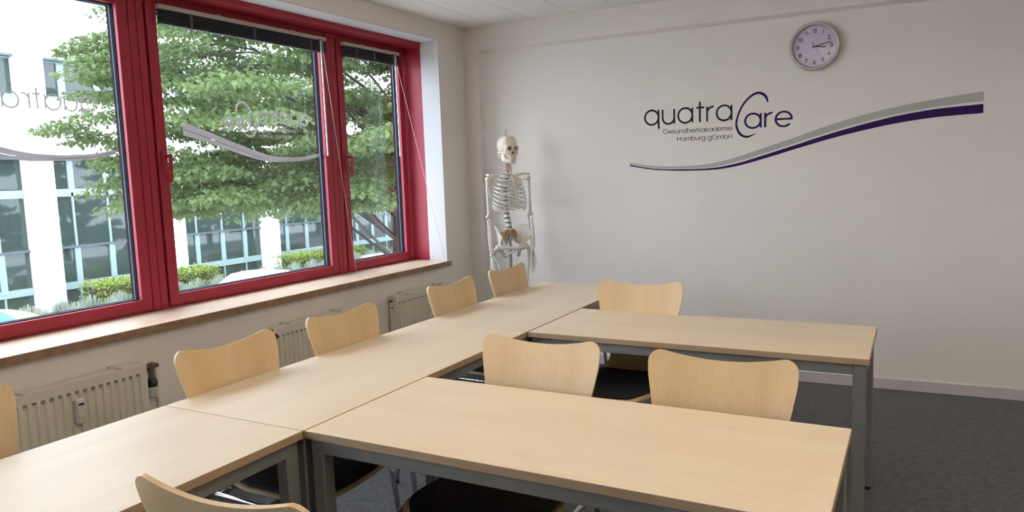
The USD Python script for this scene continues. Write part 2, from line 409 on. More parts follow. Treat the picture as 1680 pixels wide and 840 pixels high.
window([(-1.82, -.52), (-.423, .877), (.979, 2.275), (2.378, 3.105)], YL, YR, 'red framed window of several casements above the sill')
window([(-4.85, -3.6), (-3.5, -2.35)], -4.95, -2.25, 'second red framed window further along the window wall')
obj('sill_board', box(-1.95, -1.553, -4.95, -2.25, SILLZ - .038, SILLZ, .002), SILL, sl)


# ------------------------------------------------------------------ blinds
def blind(y0, y1, label, cord_to):
    t = thing('venetian_blind', label, 'window blind', (-1.86, y0, 0), 0, 'venetian blinds drawn up at the window heads')
    L = y1 - y0
    obj('headrail', cat_([box(-.018, .012, 0, L, 2.338, 2.362, .002), box(-.016, .010, .3 * L, .3 * L + .03, 2.360, 2.366), box(-.016, .010, .75 * L, .75 * L + .03, 2.360, 2.366)]), BLIND, t)
    obj('slat_stack', cat_([moved(box(-.013, .013, .004, L - .004, 0, .0022, .0005), (0, 0, 2.275 + i * .0036), ry=(-3 if i % 2 else 3)) for i in range(17)]), SLAT, t, kind='stuff')
    obj('bottom_rail', box(-.013, .013, .002, L - .002, 2.263, 2.273, .002), SLAT, t)
    for y in (.1 * L + .06, .5 * L, .9 * L - .03):
        obj('ladder_tape', box(.0135, .0147, y, y + .018, 2.262, 2.338), TAPE, t)
    obj('cord_lock', cat_([box(.010, .017, L - .075, L - .065, 2.30, 2.345, .002), box(.010, .017, L - .050, L - .040, 2.30, 2.345, .002)]), TAPE, t)
    for k, (yo, dz) in enumerate(((-.045, .05),)):
        P = [(0.016, L + yo, 2.34), (.018, L + yo + .004, 2.26)]
        e = np.array(cord_to) - np.array([-1.86, y0, 0]) + [0, .012 * k, 0]
        q = P[-1]
        P += [tuple(np.array(q) + (e - np.array(q)) * f + np.array([0, 0, 0])) for f in np.linspace(.1, 1, 10)]
        obj('pull_cord', tube(P, .0018, 6), CORD, t)
    obj('tilt_wand', tube([(.018, L - .062, 2.335), (.02, L - .060, 1.6)], .0055, 8), PWHI, t)
    return t


blind(1.03, 2.25, 'dark venetian blind drawn up at the head of the wide middle casement', (-1.862, 2.425, SILLZ + .002))
blind(2.417, 3.026, 'dark venetian blind drawn up at the head of the narrow right casement', (-1.585, 3.12, SILLZ + .002))


# ------------------------------------------------------------------ radiators
def radiator(y0, label, valve):
    L, z0, z1 = .66, .15, .65
    t = thing('radiator', label, 'radiator', (XW, y0, 0), 0, 'panel radiators under the window sill')
    n = 18; pitch = .0343; first = L - .046 - (n - 1) * pitch + .0
    xs = [(.012, 0), (.012, .001)]
    # front panel: profile along y with vertical grooves, kept flat at top and bottom
    ys, dep = [0, .004], [0, .0]
    for i in range(n):
        c = first + i * pitch
        ys += [c - .011, c - .006, c + .006, c + .011]; dep += [0, .0075, .0075, 0]
    ys += [L - .004, L]; dep += [0, 0]
    ys, dep = np.array(ys), np.array(dep)
    rows = [(z0, 0, 0), (z0 + .03, 0, 0), (z0 + .045, 1, 0), (z1 - .060, 1, 0), (z1 - .048, 0, 0), (z1 - .004, 0, 0), (z1, 0, .004)]
    V = np.array([[.080 - dep[j] * g - e, ys[j], z] for z, g, e in rows for j in range(len(ys))]); F = []
    m = len(ys)
    for i in range(len(rows) - 1):
        for j in range(m - 1):
            a = i * m + j; F += [[a, a + 1, a + m + 1], [a, a + m + 1, a + m]]
    obj('front_panel', trimesh.Trimesh(V, F, process=False), RAD, t, smooth=20)
    obj('back_body', cat_([box(.020, .0715, .002, L - .002, z0 + .004, z1 - .012, .004), box(.020, .079, 0, .004, z0, z1), box(.020, .079, L - .004, L, z0, z1), box(.018, .0795, 0, L, z1 - .008, z1 + .001, .002)]), RAD, t)
    obj('slot', cat_([box(.0785, .0805, first + i * pitch - .0085, first + i * pitch + .0085, z1 - .050, z1 - .040) for i in range(n)]), RADD, t, label='dark slots along the top of the grooves')
    for y in (.13, L - .12):
        obj('bracket', cat_([box(.0, .020, y - .012, y + .012, z1 - .05, z1 + .010, .002), box(.015, .075, y - .003, y + .003, z1 + .001, z1 + .006), box(.066, .083, y - .010, y + .010, z1 - .002, z1 + .012, .003)]), KNOB, t)
    if valve == 'down':
        vb = thing_part(t, 'valve')
        obj('valve_body', cat_([moved(lathe([(0, 0), (.012, 0), (.012, .006), (.009, .006), (.009, .05), (0, .05)], 16), (.045, L - .002, z1 - .03), rx=-90), moved(lathe([(0, -.02), (.013, -.02), (.016, -.008), (.016, .012), (.010, .018), (0, .018)], 6), (.045, L + .044, z1 - .03)),
                                 moved(lathe([(0, 0), (.011, 0), (.011, .05), (0, .05)], 12), (.045, L + .044, z1 - .10)), tube([(.045, L - .004, z1 - .03), (.045, L + .080, z1 - .03)], .0105, 12), tube(rounded([(.045, L + .05, z1 - .03), (.02, L + .075, z1 - .03), (.012, L + .085, z1 - .03)], .02), .008, 10)]), BRASS, vb)
        obj('pipe', tube(rounded([(.012, L + .086, z1 - .03), (.012, L + .092, z1 - .05), (.012, L + .092, .05)], .02), .006, 10), RAD, vb)
        obj('collar', moved(lathe([(0, 0), (.021, 0), (.024, .008), (.024, .025), (.019, .034), (0, .034)], 24), (.045, L + .044, z1 - .124)), BLACKPL, vb)
        pr = [(0, 0), (.017, 0), (.020, .006), (.021, .05), (0, .05)]
        obj('thermostat_head', cat_([moved(lathe(pr, 24), (.045, L + .044, z1 - .174))] + [moved(box(.019, .0225, -.0017, .0017, .004, .046), (.045, L + .044, z1 - .174), rz=15 * q) for q in range(24)]), KNOB, vb)
    elif valve == 'side':
        vb = thing_part(t, 'valve')
        obj('valve_body', cat_([moved(lathe([(0, 0), (.012, 0), (.012, .05), (0, .05)], 16), (.045, -.05, z1 - .028), rx=-90), tube(rounded([(.045, -.045, z1 - .028), (.012, -.06, z1 - .04), (.010, -.062, .06)], .02), .007, 10)]), BRASS, vb)
        obj('collar', moved(lathe([(0, 0), (.022, 0), (.022, .022), (0, .022)], 24, 'x'), (.052, -.038, z1 - .028)), BLACKPL, vb)
        obj('thermostat_head', cat_([moved(lathe([(0, 0), (.021, 0), (.021, .045), (.018, .055), (0, .055)], 24, 'x'), (.074, -.038, z1 - .028))] + [moved(moved(box(.004, .044, -.0017, .0017, .019, .0225), rx=15 * q), (.074, -.038, z1 - .028)) for q in range(24)]), KNOB, vb)
        obj('head_cap', moved(lathe([(0, 0), (.0165, 0), (.0165, .004), (0, .004)], 24, 'x'), (.128, -.038, z1 - .028)), BLACKPL, vb)
    else:
        obj('vent_plug', cat_([moved(lathe([(0, 0), (.011, 0), (.011, .012), (.007, .016), (.007, .026), (0, .026)], 12), (.045, -.026, z1 - .028), rx=-90), moved(lathe([(0, 0), (.007, 0), (.007, .012), (0, .012)], 10), (.045, -.012, z1 - .075), rx=-90)]), BRASS, t)
    if valve == 'down':
        mt = thing_part(t, 'heat_meter')
        yy = L - .325
        obj('case', cat_([box(.079, .108, yy - .019, yy + .019, .475, .580, .006), box(.079, .112, yy - .017, yy + .017, .49, .520, .008)]), KNOB, mt)
        obj('display', box(.1075, .1088, yy - .009, yy + .013, .553, .562), BLACKPL, mt)
    return t


radiator(-.11, 'cream panel radiator with heat meter and hanging thermostat valve, nearest the camera', 'down')
radiator(1.31, 'cream panel radiator with forward-facing thermostat knob, middle one under the sill', 'side')
radiator(2.39, 'cream panel radiator with small brass vent plug, nearest the room corner', 'vent')

# ------------------------------------------------------------------ tables
TH, TW, TL = .726, .6125, 1.40


def make_table(label, loc, rz):
    t = thing('conference_table', label, 'table', loc, rz, 'maple conference tables with grey steel frames')
    g = .0019
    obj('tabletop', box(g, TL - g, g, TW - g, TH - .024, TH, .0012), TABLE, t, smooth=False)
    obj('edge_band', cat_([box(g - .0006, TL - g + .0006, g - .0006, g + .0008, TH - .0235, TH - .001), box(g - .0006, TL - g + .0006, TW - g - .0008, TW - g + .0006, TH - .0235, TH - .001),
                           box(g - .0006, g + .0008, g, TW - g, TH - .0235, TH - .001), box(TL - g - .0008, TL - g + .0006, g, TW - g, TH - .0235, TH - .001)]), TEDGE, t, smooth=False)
    i, b, z1 = .012, .045, TH - .024
    obj('frame_rail', cat_([box(i + b, TL - i - b, i, i + .028, z1 - .042, z1 - .003, .002), box(i + b, TL - i - b, TW - i - .028, TW - i, z1 - .042, z1 - .003, .002),
                            box(i, i + .028, i + b, TW - i - b, z1 - .042, z1 - .003, .002), box(TL - i - .028, TL - i, i + b, TW - i - b, z1 - .042, z1 - .003, .002),
                            box(i + b, TL - i - b, i + .005, i + .020, z1 - .004, z1), box(i + b, TL - i - b, TW - i - .020, TW - i - .005, z1 - .004, z1)]), GREYMETAL, t)
    for x in (i, TL - i - b):
        for y in (i, TW - i - b):
            l = thing_part(t, 'leg')
            obj('tube', box(x, x + b, y, y + b, .014, z1, .004), GREYMETAL, l)
            obj('foot', box(x + .003, x + b - .003, y + .003, y + b - .003, 0, .016, .003), BLACKPL, l)
    return t


t0 = make_table('maple table along the window, nearest the camera and cut by the left edge', (0, -TL, 0), 90)
copy(t0, (0, 0, 0), 90, 'maple table along the window, middle one of the row')
copy(t0, (0, TL, 0), 90, 'maple table along the window, farthest, in the corner by the skeleton')
copy(t0, (0.002, 0, 0), 0, 'maple table in the foreground jutting right from the window row')
copy(t0, (0.004, 1.403, 0), 0, 'maple table jutting right from the window row, behind the foreground one')


# ------------------------------------------------------------------ chairs
def shell_profile():
    P = spline([(.262, .425), (.238, .446), (.14, .456), (0, .452), (-.12, .449), (-.185, .462), (-.218, .50), (-.238, .56), (-.262, .66), (-.293, .78), (-.322, .90)], 10)
    s = np.concatenate([[0], np.cumsum(np.linalg.norm(np.diff(P, axis=0), axis=1))])
    return P, s


PROF, PS = shell_profile()
SS = {k: float(np.interp(v, -PROF[::1, 0], PS)) for k, v in (('bend', .185),)}
STOP = float(np.interp(.882, PROF[:, 1][PROF[:, 0] < -.2], PS[PROF[:, 0] < -.2]))


def width_at(s):
    y, z = np.interp(s, PS, PROF[:, 0]), np.interp(s, PS, PROF[:, 1])
    seat = np.interp(y, [-.2, -.12, 0, .15, .262], [.150, .185, .222, .228, .222])
    back = np.interp(z, [.45, .49, .53, .60, .70, .80, .86, .90], [.155, .134, .134, .160, .200, .219, .223, .223])
    return np.where(z > .475, back, np.where(y < -.15, np.minimum(seat, .160), seat))


def shell_point(s, x, w, off=0.0):
    y, z = np.interp(s, PS, PROF[:, 0]), np.interp(s, PS, PROF[:, 1])
    ds = .004
    ty, tz = np.interp(s + ds, PS, PROF[:, 0]) - np.interp(s - ds, PS, PROF[:, 0]), np.interp(s + ds, PS, PROF[:, 1]) - np.interp(s - ds, PS, PROF[:, 1])
    n = np.hypot(ty, tz); ty, tz = ty / n, tz / n
    ny, nz = tz, -ty                                   # towards the sitter (up on the seat, forward on the back)
    ny, nz = np.where(nz < -0.0001, -ny, ny), nz
    sgn = np.where(z > .47, np.sign(tz * 1.0), 1.0)
    ny, nz = tz, -ty
    k = np.clip((z - .48) / .2, 0, 1)
    c = .017 * k + .010 * (1 - k)                      # lateral dish
    d = off + c * (np.abs(x) / .22) ** 2 - c * .35
    return np.stack([x, y + ny * d, z + nz * d], -1)


def slab(s0f, s1f, inset, lo, hi, nu=33, ns=44, wfun=width_at):
    """a shell patch between two offsets; s0f, s1f give the ends for u in [-1, 1]"""
    u = np.sin(np.linspace(-1, 1, nu) * math.pi / 2)
    v = np.linspace(0, 1, ns)
    S = s0f(u)[None, :] * (1 - v[:, None]) + s1f(u)[None, :] * v[:, None]
    X = u[None, :] * (wfun(S) - inset)
    A, B = shell_point(S, X, None, lo), shell_point(S, X, None, hi)
    n = nu * ns; V = np.vstack([A.reshape(-1, 3), B.reshape(-1, 3)]); F = []
    for i in range(ns - 1):
        for j in range(nu - 1):
            a = i * nu + j
            F += [[a, a + nu, a + nu + 1], [a, a + nu + 1, a + 1], [n + a, n + a + 1, n + a + nu + 1], [n + a, n + a + nu + 1, n + a + nu]]
    loop = [j for j in range(nu)] + [i * nu + nu - 1 for i in range(1, ns)] + [(ns - 1) * nu + j for j in range(nu - 2, -1, -1)] + [i * nu for i in range(ns - 2, 0, -1)]
    for a, b in zip(loop, loop[1:] + loop[:1]):
        F += [[a, b, n + b], [a, n + b, n + a]]
    m = trimesh.Trimesh(V, F, process=False)
    if m.volume < 0:
        m.invert()
    return m


def corner(u, W, r):
    e = np.clip((np.abs(u) * W - (W - r)) / r, 0, 1)
    return r * (1 - np.sqrt(np.maximum(0, 1 - e * e)))


def make_chair(label, loc, rz):
    t = thing('plywood_chair', label, 'chair', loc, rz, 'maple plywood chairs around the tables')
    top = lambda u: STOP - .022 * (1 - (u / .84) ** 2).clip(0, 1) - corner(u, .222, .043)
    front = lambda u: .0 + corner(u, .222, .085) + .012 * u * u
    obj('shell', slab(front, top, 0, -.0055, .0055), PLY, t, smooth=40)
    sb = float(np.interp(.155, -PROF[:, 0], PS))
    p0 = lambda u: .014 + corner(u, .21, .085) + .012 * u * u
    p1 = lambda u: sb - .02 - corner(u, .16, .06)
    obj('seat_pad', slab(p0, p1, .014, .005, .019, 25, 26), SEAT, t, smooth=50)
    for s in (-1, 1):
        P = rounded([(s * .262, .262, .012), (s * .246, .215, .432), (s * .246, -.165, .432), (s * .262, -.262, .012)], .06, 7)
        side = thing_part(t, 'leg_frame')
        obj('tube', tube(P, .0100, 12), CHROME, side)
        obj('foot', cat_([moved(lathe([(0, 0), (.013, 0), (.0135, .022), (.0105, .03), (0, .03)], 14), (s * .263, y, 0)) for y in (.264, -.264)]), BLACKPL, side)
    obj('cross_bar', cat_([tube([(-.246, y, .432), (.246, y, .432)], .0085, 10) for y in (.12, -.10)]), CHROME, t)
    return t


RC = -.34
c0 = make_chair('plywood chair on the window side nearest the camera, only its back edge showing', (-.51, -.575, 0), -90)
copy(c0, (RC, .29, 0), -90, 'plywood chair on the window side in front of the hanging thermostat valve')
copy(c0, (RC, .905, 0), -90, 'plywood chair on the window side in front of the middle radiator')
copy(c0, (RC, 1.765, 0), -90, 'plywood chair on the window side in front of the corner radiator')
copy(c0, (RC, 2.385, 0), -90, 'plywood chair on the window side directly in front of the skeleton')
copy(c0, (.325, 1.725, 0), 180, 'plywood chair behind the second jutting table, closest to the back wall')
copy(c0, (.422, .395, 0), 180, 'plywood chair between the jutting tables, left one near the window row')
copy(c0, (1.036, .375, 0), 180, 'plywood chair between the jutting tables, right one near the table end')
copy(c0, (.39, -.325, 0), 3.5, 'plywood chair in the foreground with its shaded back to the camera')


cb = obj('floor_cable', tube(spline([(-.70, 1.62, .004), (-.72, 1.50, .004), (-.77, 1.40, .004), (-.79, 1.34, .004), (-.79, 1.20, .004), (-.785, 1.14, .004), (-.83, 1.115, .004), (-.95, 1.10, .004)], 5), .0038, 8), BLACKPL)
tag(cb, 'thin black cable lying on the carpet under the window tables', 'cable')


# ------------------------------------------------------------------ lettering (strokes)
def arc(cx, cy, r, a0, a1, n=28, ry=None):
    a = np.radians(np.linspace(a0, a1, n)); return [(cx + r * math.cos(t), cy + (ry or r) * math.sin(t)) for t in a]


G = {  # glyph: (strokes in x-heights, advance)
    'q': ([arc(.5, .5, .5, 0, 360), [(1.0, 1.0), (1.0, -.30)]], 1.30),
    'u': ([[(0, 1.0), (0, .42)] + arc(.42, .42, .42, 180, 360) + [(.84, 1.0)], [(.84, .42), (.84, 0)]], 1.12),
    'a': ([arc(.5, .5, .5, 0, 360), [(1.0, 1.0), (1.0, 0)]], 1.28),
    't': ([[(.25, 1.36), (.25, 0)], [(0, .96), (.55, .96)]], .75),
    'r': ([[(0, 1.0), (0, 0)], arc(.42, .55, .42, 180, 85)], .66),
    'e': ([[(.02, .5), (1.0, .5)] + arc(.5, .5, .5, 0, 318)], 1.25),
    'G': ([arc(.72, .72, .72, 45, 360)[:] + [(.80, .72)]], 1.75),
    's': ([arc(.25, .75, .25, 50, 270, 16) + arc(.25, .25, .25, 90, -140, 16)], .78),
    'n': ([[(0, 1.0), (0, 0)], [(0, .55)] + arc(.40, .58, .40, 180, 0) + [(.80, 0)]], 1.12),
    'd': ([arc(.5, .5, .5, 0, 360), [(1.0, 1.5), (1.0, 0)]], 1.28),
    'h': ([[(0, 1.5), (0, 0)], [(0, .55)] + arc(.40, .58, .40, 180, 0) + [(.80, 0)]], 1.12),
    'i': ([[(0, 1.0), (0, 0)], [(0, 1.36), (0, 1.40)]], .32),
    'k': ([[(0, 1.5), (0, 0)], [(.60, 1.0), (.04, .5), (.64, 0)]], .88),
    'm': ([[(0, 1.0), (0, 0)], [(0, .6)] + arc(.33, .66, .33, 180, 0) + [(.66, 0)], [(.66, .6)] + arc(.99, .66, .33, 180, 0) + [(1.32, 0)]], 1.62),
    'b': ([arc(.5, .5, .5, 0, 360), [(0, 1.5), (0, 0)]], 1.25),
    'g': ([arc(.5, .5, .5, 0, 360), [(1.0, 1.0), (1.0, -.08)] + arc(.52, -.08, .48, 0, -150)], 1.28),
    'H': ([[(0, 1.45), (0, 0)], [(1.0, 1.45), (1.0, 0)], [(0, .75), (1.0, .75)]], 1.30),
    ' ': ([], .55),
}


def glyph(ch, w):
    return unary_union([LineString(s).buffer(w / 2, cap_style=2, join_style=1) for s in G[ch][0]]) if G[ch][0] else None


def line_of(text, xh, w, x0, base, x1=None):
    """letters of a text from x0 (stretched to end at x1)"""
    pos, xs = 0, []
    for ch in text:
        xs.append(pos); pos += G[ch][1]
    last = max(p[0] for s in G[text[-1]][0] for p in s)
    total = xs[-1] + last
    kx = (x1 - x0) / (total * xh) if x1 is not None else 1
    out = []
    for ch, px in zip(text, xs):
        g = glyph(ch, w / xh)
        if g is not None:
            out.append((ch, affinity.translate(affinity.scale(affinity.translate(g, px, 0), xh * kx, xh, origin=(0, 0)), x0, base)))
    return out


CC = [(.675, 1.848), (.663, 1.883), (.639, 1.906), (.61, 1.913), (.577, 1.901), (.535, 1.865), (.502, 1.816), (.481, 1.761), (.474, 1.719), (.481, 1.684), (.498, 1.653), (.527, 1.634), (.556, 1.633), (.602, 1.651)]
CW = [.009, .0165, .017, .0155, .0135, .0125, .012, .0125, .013, .0145, .016, .0145, .012, .002]


def brush(P, W):
    Q = spline([(a, b, 0) for a, b in P], 6)[:, :2]
    w = np.interp(np.linspace(0, 1, len(Q)), np.linspace(0, 1, len(W)), W)
    T = np.gradient(Q, axis=0); T /= np.linalg.norm(T, axis=1, keepdims=True); N = np.stack([-T[:, 1], T[:, 0]], 1)
    return Polygon(np.vstack([Q + N * w[:, None] / 2, (Q - N * w[:, None] / 2)[::-1]])).buffer(0)


def band(top, bot):
    a = spline([(x, y, 0) for x, y in top], 6)[:, :2]; b = spline([(x, y, 0) for x, y in bot], 6)[:, :2]
    return Polygon(np.vstack([a, b[::-1]])).buffer(0)


GT = [(-.265, 1.491), (-.126, 1.466), (-.02, 1.457), (.136, 1.453), (.321, 1.466), (.484, 1.503), (.673, 1.560), (.855, 1.616), (1.03, 1.673), (1.2, 1.720), (1.405, 1.764), (1.601, 1.792), (1.752, 1.811), (1.872, 1.823)]
GB = [(-.265, 1.479), (-.126, 1.452), (-.02, 1.441), (.136, 1.435), (.32, 1.441), (.484, 1.470), (.673, 1.524), (.855, 1.578), (1.031, 1.630), (1.201, 1.674), (1.405, 1.719), (1.602, 1.747), (1.754, 1.760), (1.872, 1.767)]
PT = [(-.265, 1.476), (-.126, 1.448), (-.02, 1.437), (.136, 1.431), (.32, 1.434), (.483, 1.460), (.673, 1.513), (.855, 1.566), (1.031, 1.618), (1.201, 1.662), (1.406, 1.707), (1.602, 1.735), (1.754, 1.745), (1.872, 1.750)]
PB = [(-.265, 1.467), (-.127, 1.440), (-.02, 1.428), (.135, 1.421), (.32, 1.421), (.483, 1.442), (.673, 1.489), (.855, 1.540), (1.031, 1.587), (1.202, 1.626), (1.406, 1.664), (1.603, 1.687), (1.756, 1.695), (1.872, 1.698)]
LOGO = {'quatra': line_of('quatra', .100, .0125, -.150, 1.748, .443), 'are': line_of('are', .094, .0125, .531, 1.687, .822),
        'sub1': line_of('Gesundheitsakademie', .0215, .0030, -.020, 1.681, .448), 'sub2': line_of('Hamburg gGmbH', .0215, .0030, .078, 1.626, .446),
        'C': brush(CC, CW), 'grey': band(GT, GB), 'purple': band(PT, PB)}

wl = thing('wall_lettering', 'black and purple quatraCare lettering with a two-tone swoosh on the back wall', 'wall lettering')
for ch, g in LOGO['quatra']:
    obj('letter', on_wall(extrude(g, .0012)), INK, wl, smooth=False)
obj('letter', on_wall(extrude(LOGO['C'], .0012)), PURPLE, wl, smooth=False, label='tall purple capital C')
for ch, g in LOGO['are']:
    obj('letter', on_wall(extrude(g, .0012)), PURPLE, wl, smooth=False, label='purple letter')
for k in ('sub1', 'sub2'):
    obj('small_print', on_wall(extrude(unary_union([g for _, g in LOGO[k]]), .0010)), INK, wl, smooth=False, label='thin line of small black print')
obj('swoosh', on_wall(extrude(LOGO['grey'], .0010)), GREYV, wl, smooth=False, label='grey upper band of the swoosh')
obj('swoosh', on_wall(extrude(LOGO['purple'], .0014)), PURPLE, wl, smooth=False, label='dark purple lower band of the swoosh')


def window_film(y_q, base, sc, label, thin=0.0):
    """the same logo as film on the outer side of a pane: reads right from outside, mirrored from the room"""
    t = thing('window_lettering', label, 'window sticker', (0, 0, 0), 0, 'frosted logo films on the window panes')
    xq = -.150

    def put(shape):
        m = extrude(shape, .0008); v = np.asarray(m.vertices).copy()
        m.vertices = np.stack([FX - .0478 - v[:, 2], y_q - (v[:, 0] - xq) * sc, base + (v[:, 1] - 1.748) * sc], 1)
        m.invert(); return m
    for ch, g in LOGO['quatra'] + [('C', LOGO['C'])] + LOGO['are']:
        mm = put(g.buffer(-thin if thin else .0022))
        b0 = mm.bounds
        if b0[0][1] < -.36:
            continue
        obj('letter', mm, FILM, t, smooth=False)
    for k in (('sub1', 'sub2') if not thin else ()):
        obj('small_print', put(unary_union([g for _, g in LOGO[k]])), FILM, t, smooth=False)
    lim = (y_q + .36) / sc + xq if y_q < 1 else 1.20
    from shapely.geometry import box as sbox
    clip = sbox(-1, 0, min(lim, 1.22), 3)
    for k in ('grey', 'purple'):
        g = LOGO[k].buffer(.0035).intersection(clip)
        obj('swoosh', put(g), FILM, t, smooth=False)
    return t


window_film(2.122, 1.797, .70, 'mirrored pale logo film on the wide middle casement')
window_film(.700, 1.805, .70, 'mirrored pale logo film on the left casement before the white facade', .0012)

# ------------------------------------------------------------------ clock
ck = thing('wall_clock', 'round white wall clock with silver rim showing about a quarter past three', 'clock')
CXY = (.956, 2.171)


def ondial(m, off):
    m = tm(m).copy(); m.apply_translation((CXY[0], CXY[1], 0)); return on_wall(m, off)


obj('rim', ondial(lathe([(.125, .012), (.128, .034), (.134, .043), (.142, .044), (.149, .036), (.150, .02), (.147, .0), (.120, .0), (.120, .012), (.125, .012)], 72), 0), CLOCKRIM, ck, smooth=40)
obj('dial', ondial(lathe([(0, .010), (.126, .010), (.126, .016), (0, .016)], 64), 0), CLOCKFACE, ck)
for i in range(12):
    n = str(i or 12); a = math.radians(30 * i)
    h = .0235; parts, px = [], 0.0
    for d in n:
        if d == '1':                                    # plain one without a foot
            g = Polygon([(.15, 0), (.27, 0), (.27, 1), (.17, 1), (.13, .86), (.0, .80), (.0, .71), (.15, .74)])
            p = moved(extrude(affinity.scale(g, h, h, origin=(0, 0)), .0008), (px + .06 * h, 0, 0)); px += .48 * h
        else:
            p = meshkit.text_mesh(d, h, .0008, bold=True); p.apply_translation((px - p.bounds[0][0], 0, 0)); px = p.bounds[1][0] + .14 * h
        parts.append(p)
    tx = cat_(parts); b = tx.bounds.mean(0); tx.apply_translation(-np.array([b[0], b[1], 0]))
    tx.apply_translation((.097 * math.sin(a), .097 * math.cos(a), 0))
    obj('numeral', ondial(tx, .0161), INK, ck, smooth=False)
tk = [moved(box(-.0006, .0006, .1165, .1205 if i % 5 else .1225, 0, .0006), rz=-6 * i) for i in range(60)]
obj('minute_track', ondial(cat_(tk), .0161), PINKHAND, ck, smooth=False)
obj('brand_mark', ondial(box(-.013, .013, -.0535, -.0515, 0, .0006), .0161), PINKHAND, ck, smooth=False)
obj('hour_hand', ondial(moved(box(-.0032, .0032, -.012, .067, 0, .0012), rz=-96.5), .0200), INK, ck)
obj('minute_hand', ondial(moved(box(-.0026, .0026, -.014, .098, 0, .0012), rz=-77.5), .0225), INK, ck)
obj('second_hand', ondial(cat_([moved(box(-.0007, .0007, 0, .078, 0, .001), rz=-149), moved(box(-.0022, .0022, -.036, -.010, 0, .001), rz=-149), lathe([(0, 0), (.005, 0), (.005, .002), (0, .002)], 20)]), .0250), REDHAND, ck)
obj('glass', ondial(lathe([(0, .032), (.127, .032), (.127, .0335), (0, .0335)], 64), 0), CLOCKGLASS, ck, smooth=False)

# ------------------------------------------------------------------ skeleton on its stand (built facing +y, then turned)
sk = thing('skeleton_model', 'life-size anatomical skeleton model hanging on a steel stand in the room corner', 'skeleton', (-1.055, 3.20, 0), -116)


def bone(P, r, sides=10, flat=None):
    return tube(spline(P, 6), np.interp(np.linspace(0, 1, (len(P) - 1) * 6 + 1), np.linspace(0, 1, len(r)), r), sides, flat)


def sm(m, n=6):
    m = tm(m.refine_to_length(.006)) if hasattr(m, 'refine_to_length') else tm(m)
    m.merge_vertices(); trimesh.smoothing.filter_taubin(m, iterations=n); return m


def skull():
    H = 1.645
    cr = ball((0, -.012, H + .004), (.0665, .078, .071), 40)
    fh = hull(ball((0, .026, H + .022), (.056, .036, .046), 24), ball((0, .0, H), (.062, .05, .05), 24))
    face = hull(*[ball((s * .040, .050, H - .012), .018) for s in (-1, 1)], *[ball((s * .049, .040, H - .052), .012) for s in (-1, 1)], *[ball((s * .018, .058, H - .076), .013) for s in (-1, 1)], *[ball((s * .022, .0, H - .064), .014) for s in (-1, 1)])
    nb = hull(ball((0, .066, H - .010), .007), ball((0, .079, H - .036), .005))
    m = cr + fh + face + nb
    for s in (-1, 1):
        m = m + hull(ball((s * .053, .036, H - .052), .008), ball((s * .062, .010, H - .050), .006)) + hull(ball((s * .062, .010, H - .050), .006), ball((s * .061, -.020, H - .046), .008))
        m = m + hull(ball((s * .052, -.030, H - .050), .014), ball((s * .050, -.026, H - .080), .006))
    m = sm(m, 40)
    m = m3.Manifold(m3.Mesh(np.asarray(m.vertices, np.float32), np.asarray(m.faces, np.uint32)))
    for s in (-1, 1):
        m = m - hull(ball((s * .030, .080, H - .024), (.0200, .013, .0180), 20), ball((s * .022, .034, H - .024), .007, 12))
    m = m - hull(ball((0, .088, H - .036), (.004, .012, .005)), ball((.0115, .084, H - .062), (.005, .016, .005)), ball((-.0115, .084, H - .062), (.005, .016, .005)), ball((0, .05, H - .052), .006))
    return m


S = skull()
obj('skull', S, BONE, sk, smooth=50)
H = 1.645
obj('eye_socket', cat_([ball((s * .027, .047, H - .022), (.013, .006, .011)) for s in (-1,)]), SOCKET, sk)
obj('eye_socket', cat_([ball((s * .027, .047, H - .022), (.013, .006, .011)) for s in (1,)]), SOCKET, sk)
obj('nasal_opening', hull(ball((0, .055, H - .040), .003), ball((.007, .055, H - .058), .004), ball((-.007, .055, H - .058), .004)), SOCKET, sk)
mand = hull(*[ball((q * .016, .060, H - .104), .009) for q in (-1, 1)], *[ball((q * .016, .058, H - .122), .009) for q in (-1, 1)])
for s in (-1, 1):
    mand = mand + hull(ball((s * .053, -.008, H - .050), .007), ball((s * .048, .018, H - .058), .006), ball((s * .047, .000, H - .104), .008), ball((s * .043, .028, H - .100), .007))
    mand = mand + hull(ball((s * .047, .000, H - .104), .008), ball((s * .043, .028, H - .096), .007), ball((s * .016, .060, H - .104), .009), ball((s * .016, .058, H - .122), .009), ball((s * .040, .024, H - .114), .007))
obj('jaw', sm(mand, 4), BONE, sk, smooth=50)
for z, nm in ((H - .0885, 0), (H - .0985, 1)):
    tt = []
    for i in range(10):
        a = math.radians(-64 + 128 * i / 9)
        tt.append(moved(box(-.0040, .0040, -.003, .003, -.0055, .0055, .0015), (.024 * math.sin(a), .038 + .032 * math.cos(a), z), rz=-math.degrees(a)))
    obj('teeth', cat_(tt), TEETH, sk, kind='stuff')
hk = [moved(lathe([(0, 0), (.010, 0), (.010, .003), (.004, .006), (.004, .014), (0, .014)], 14), (0, -.018, H + .073))]
a = np.radians(np.linspace(-90, 250, 22)); hk.append(tube(np.stack([.008 * np.cos(a), np.full(22, -.018), H + .102 + .0135 * np.sin(a)], 1), .0023, 8))
obj('hanging_hook', cat_(hk), STEEL, sk, label='small steel hook on top of the skull')
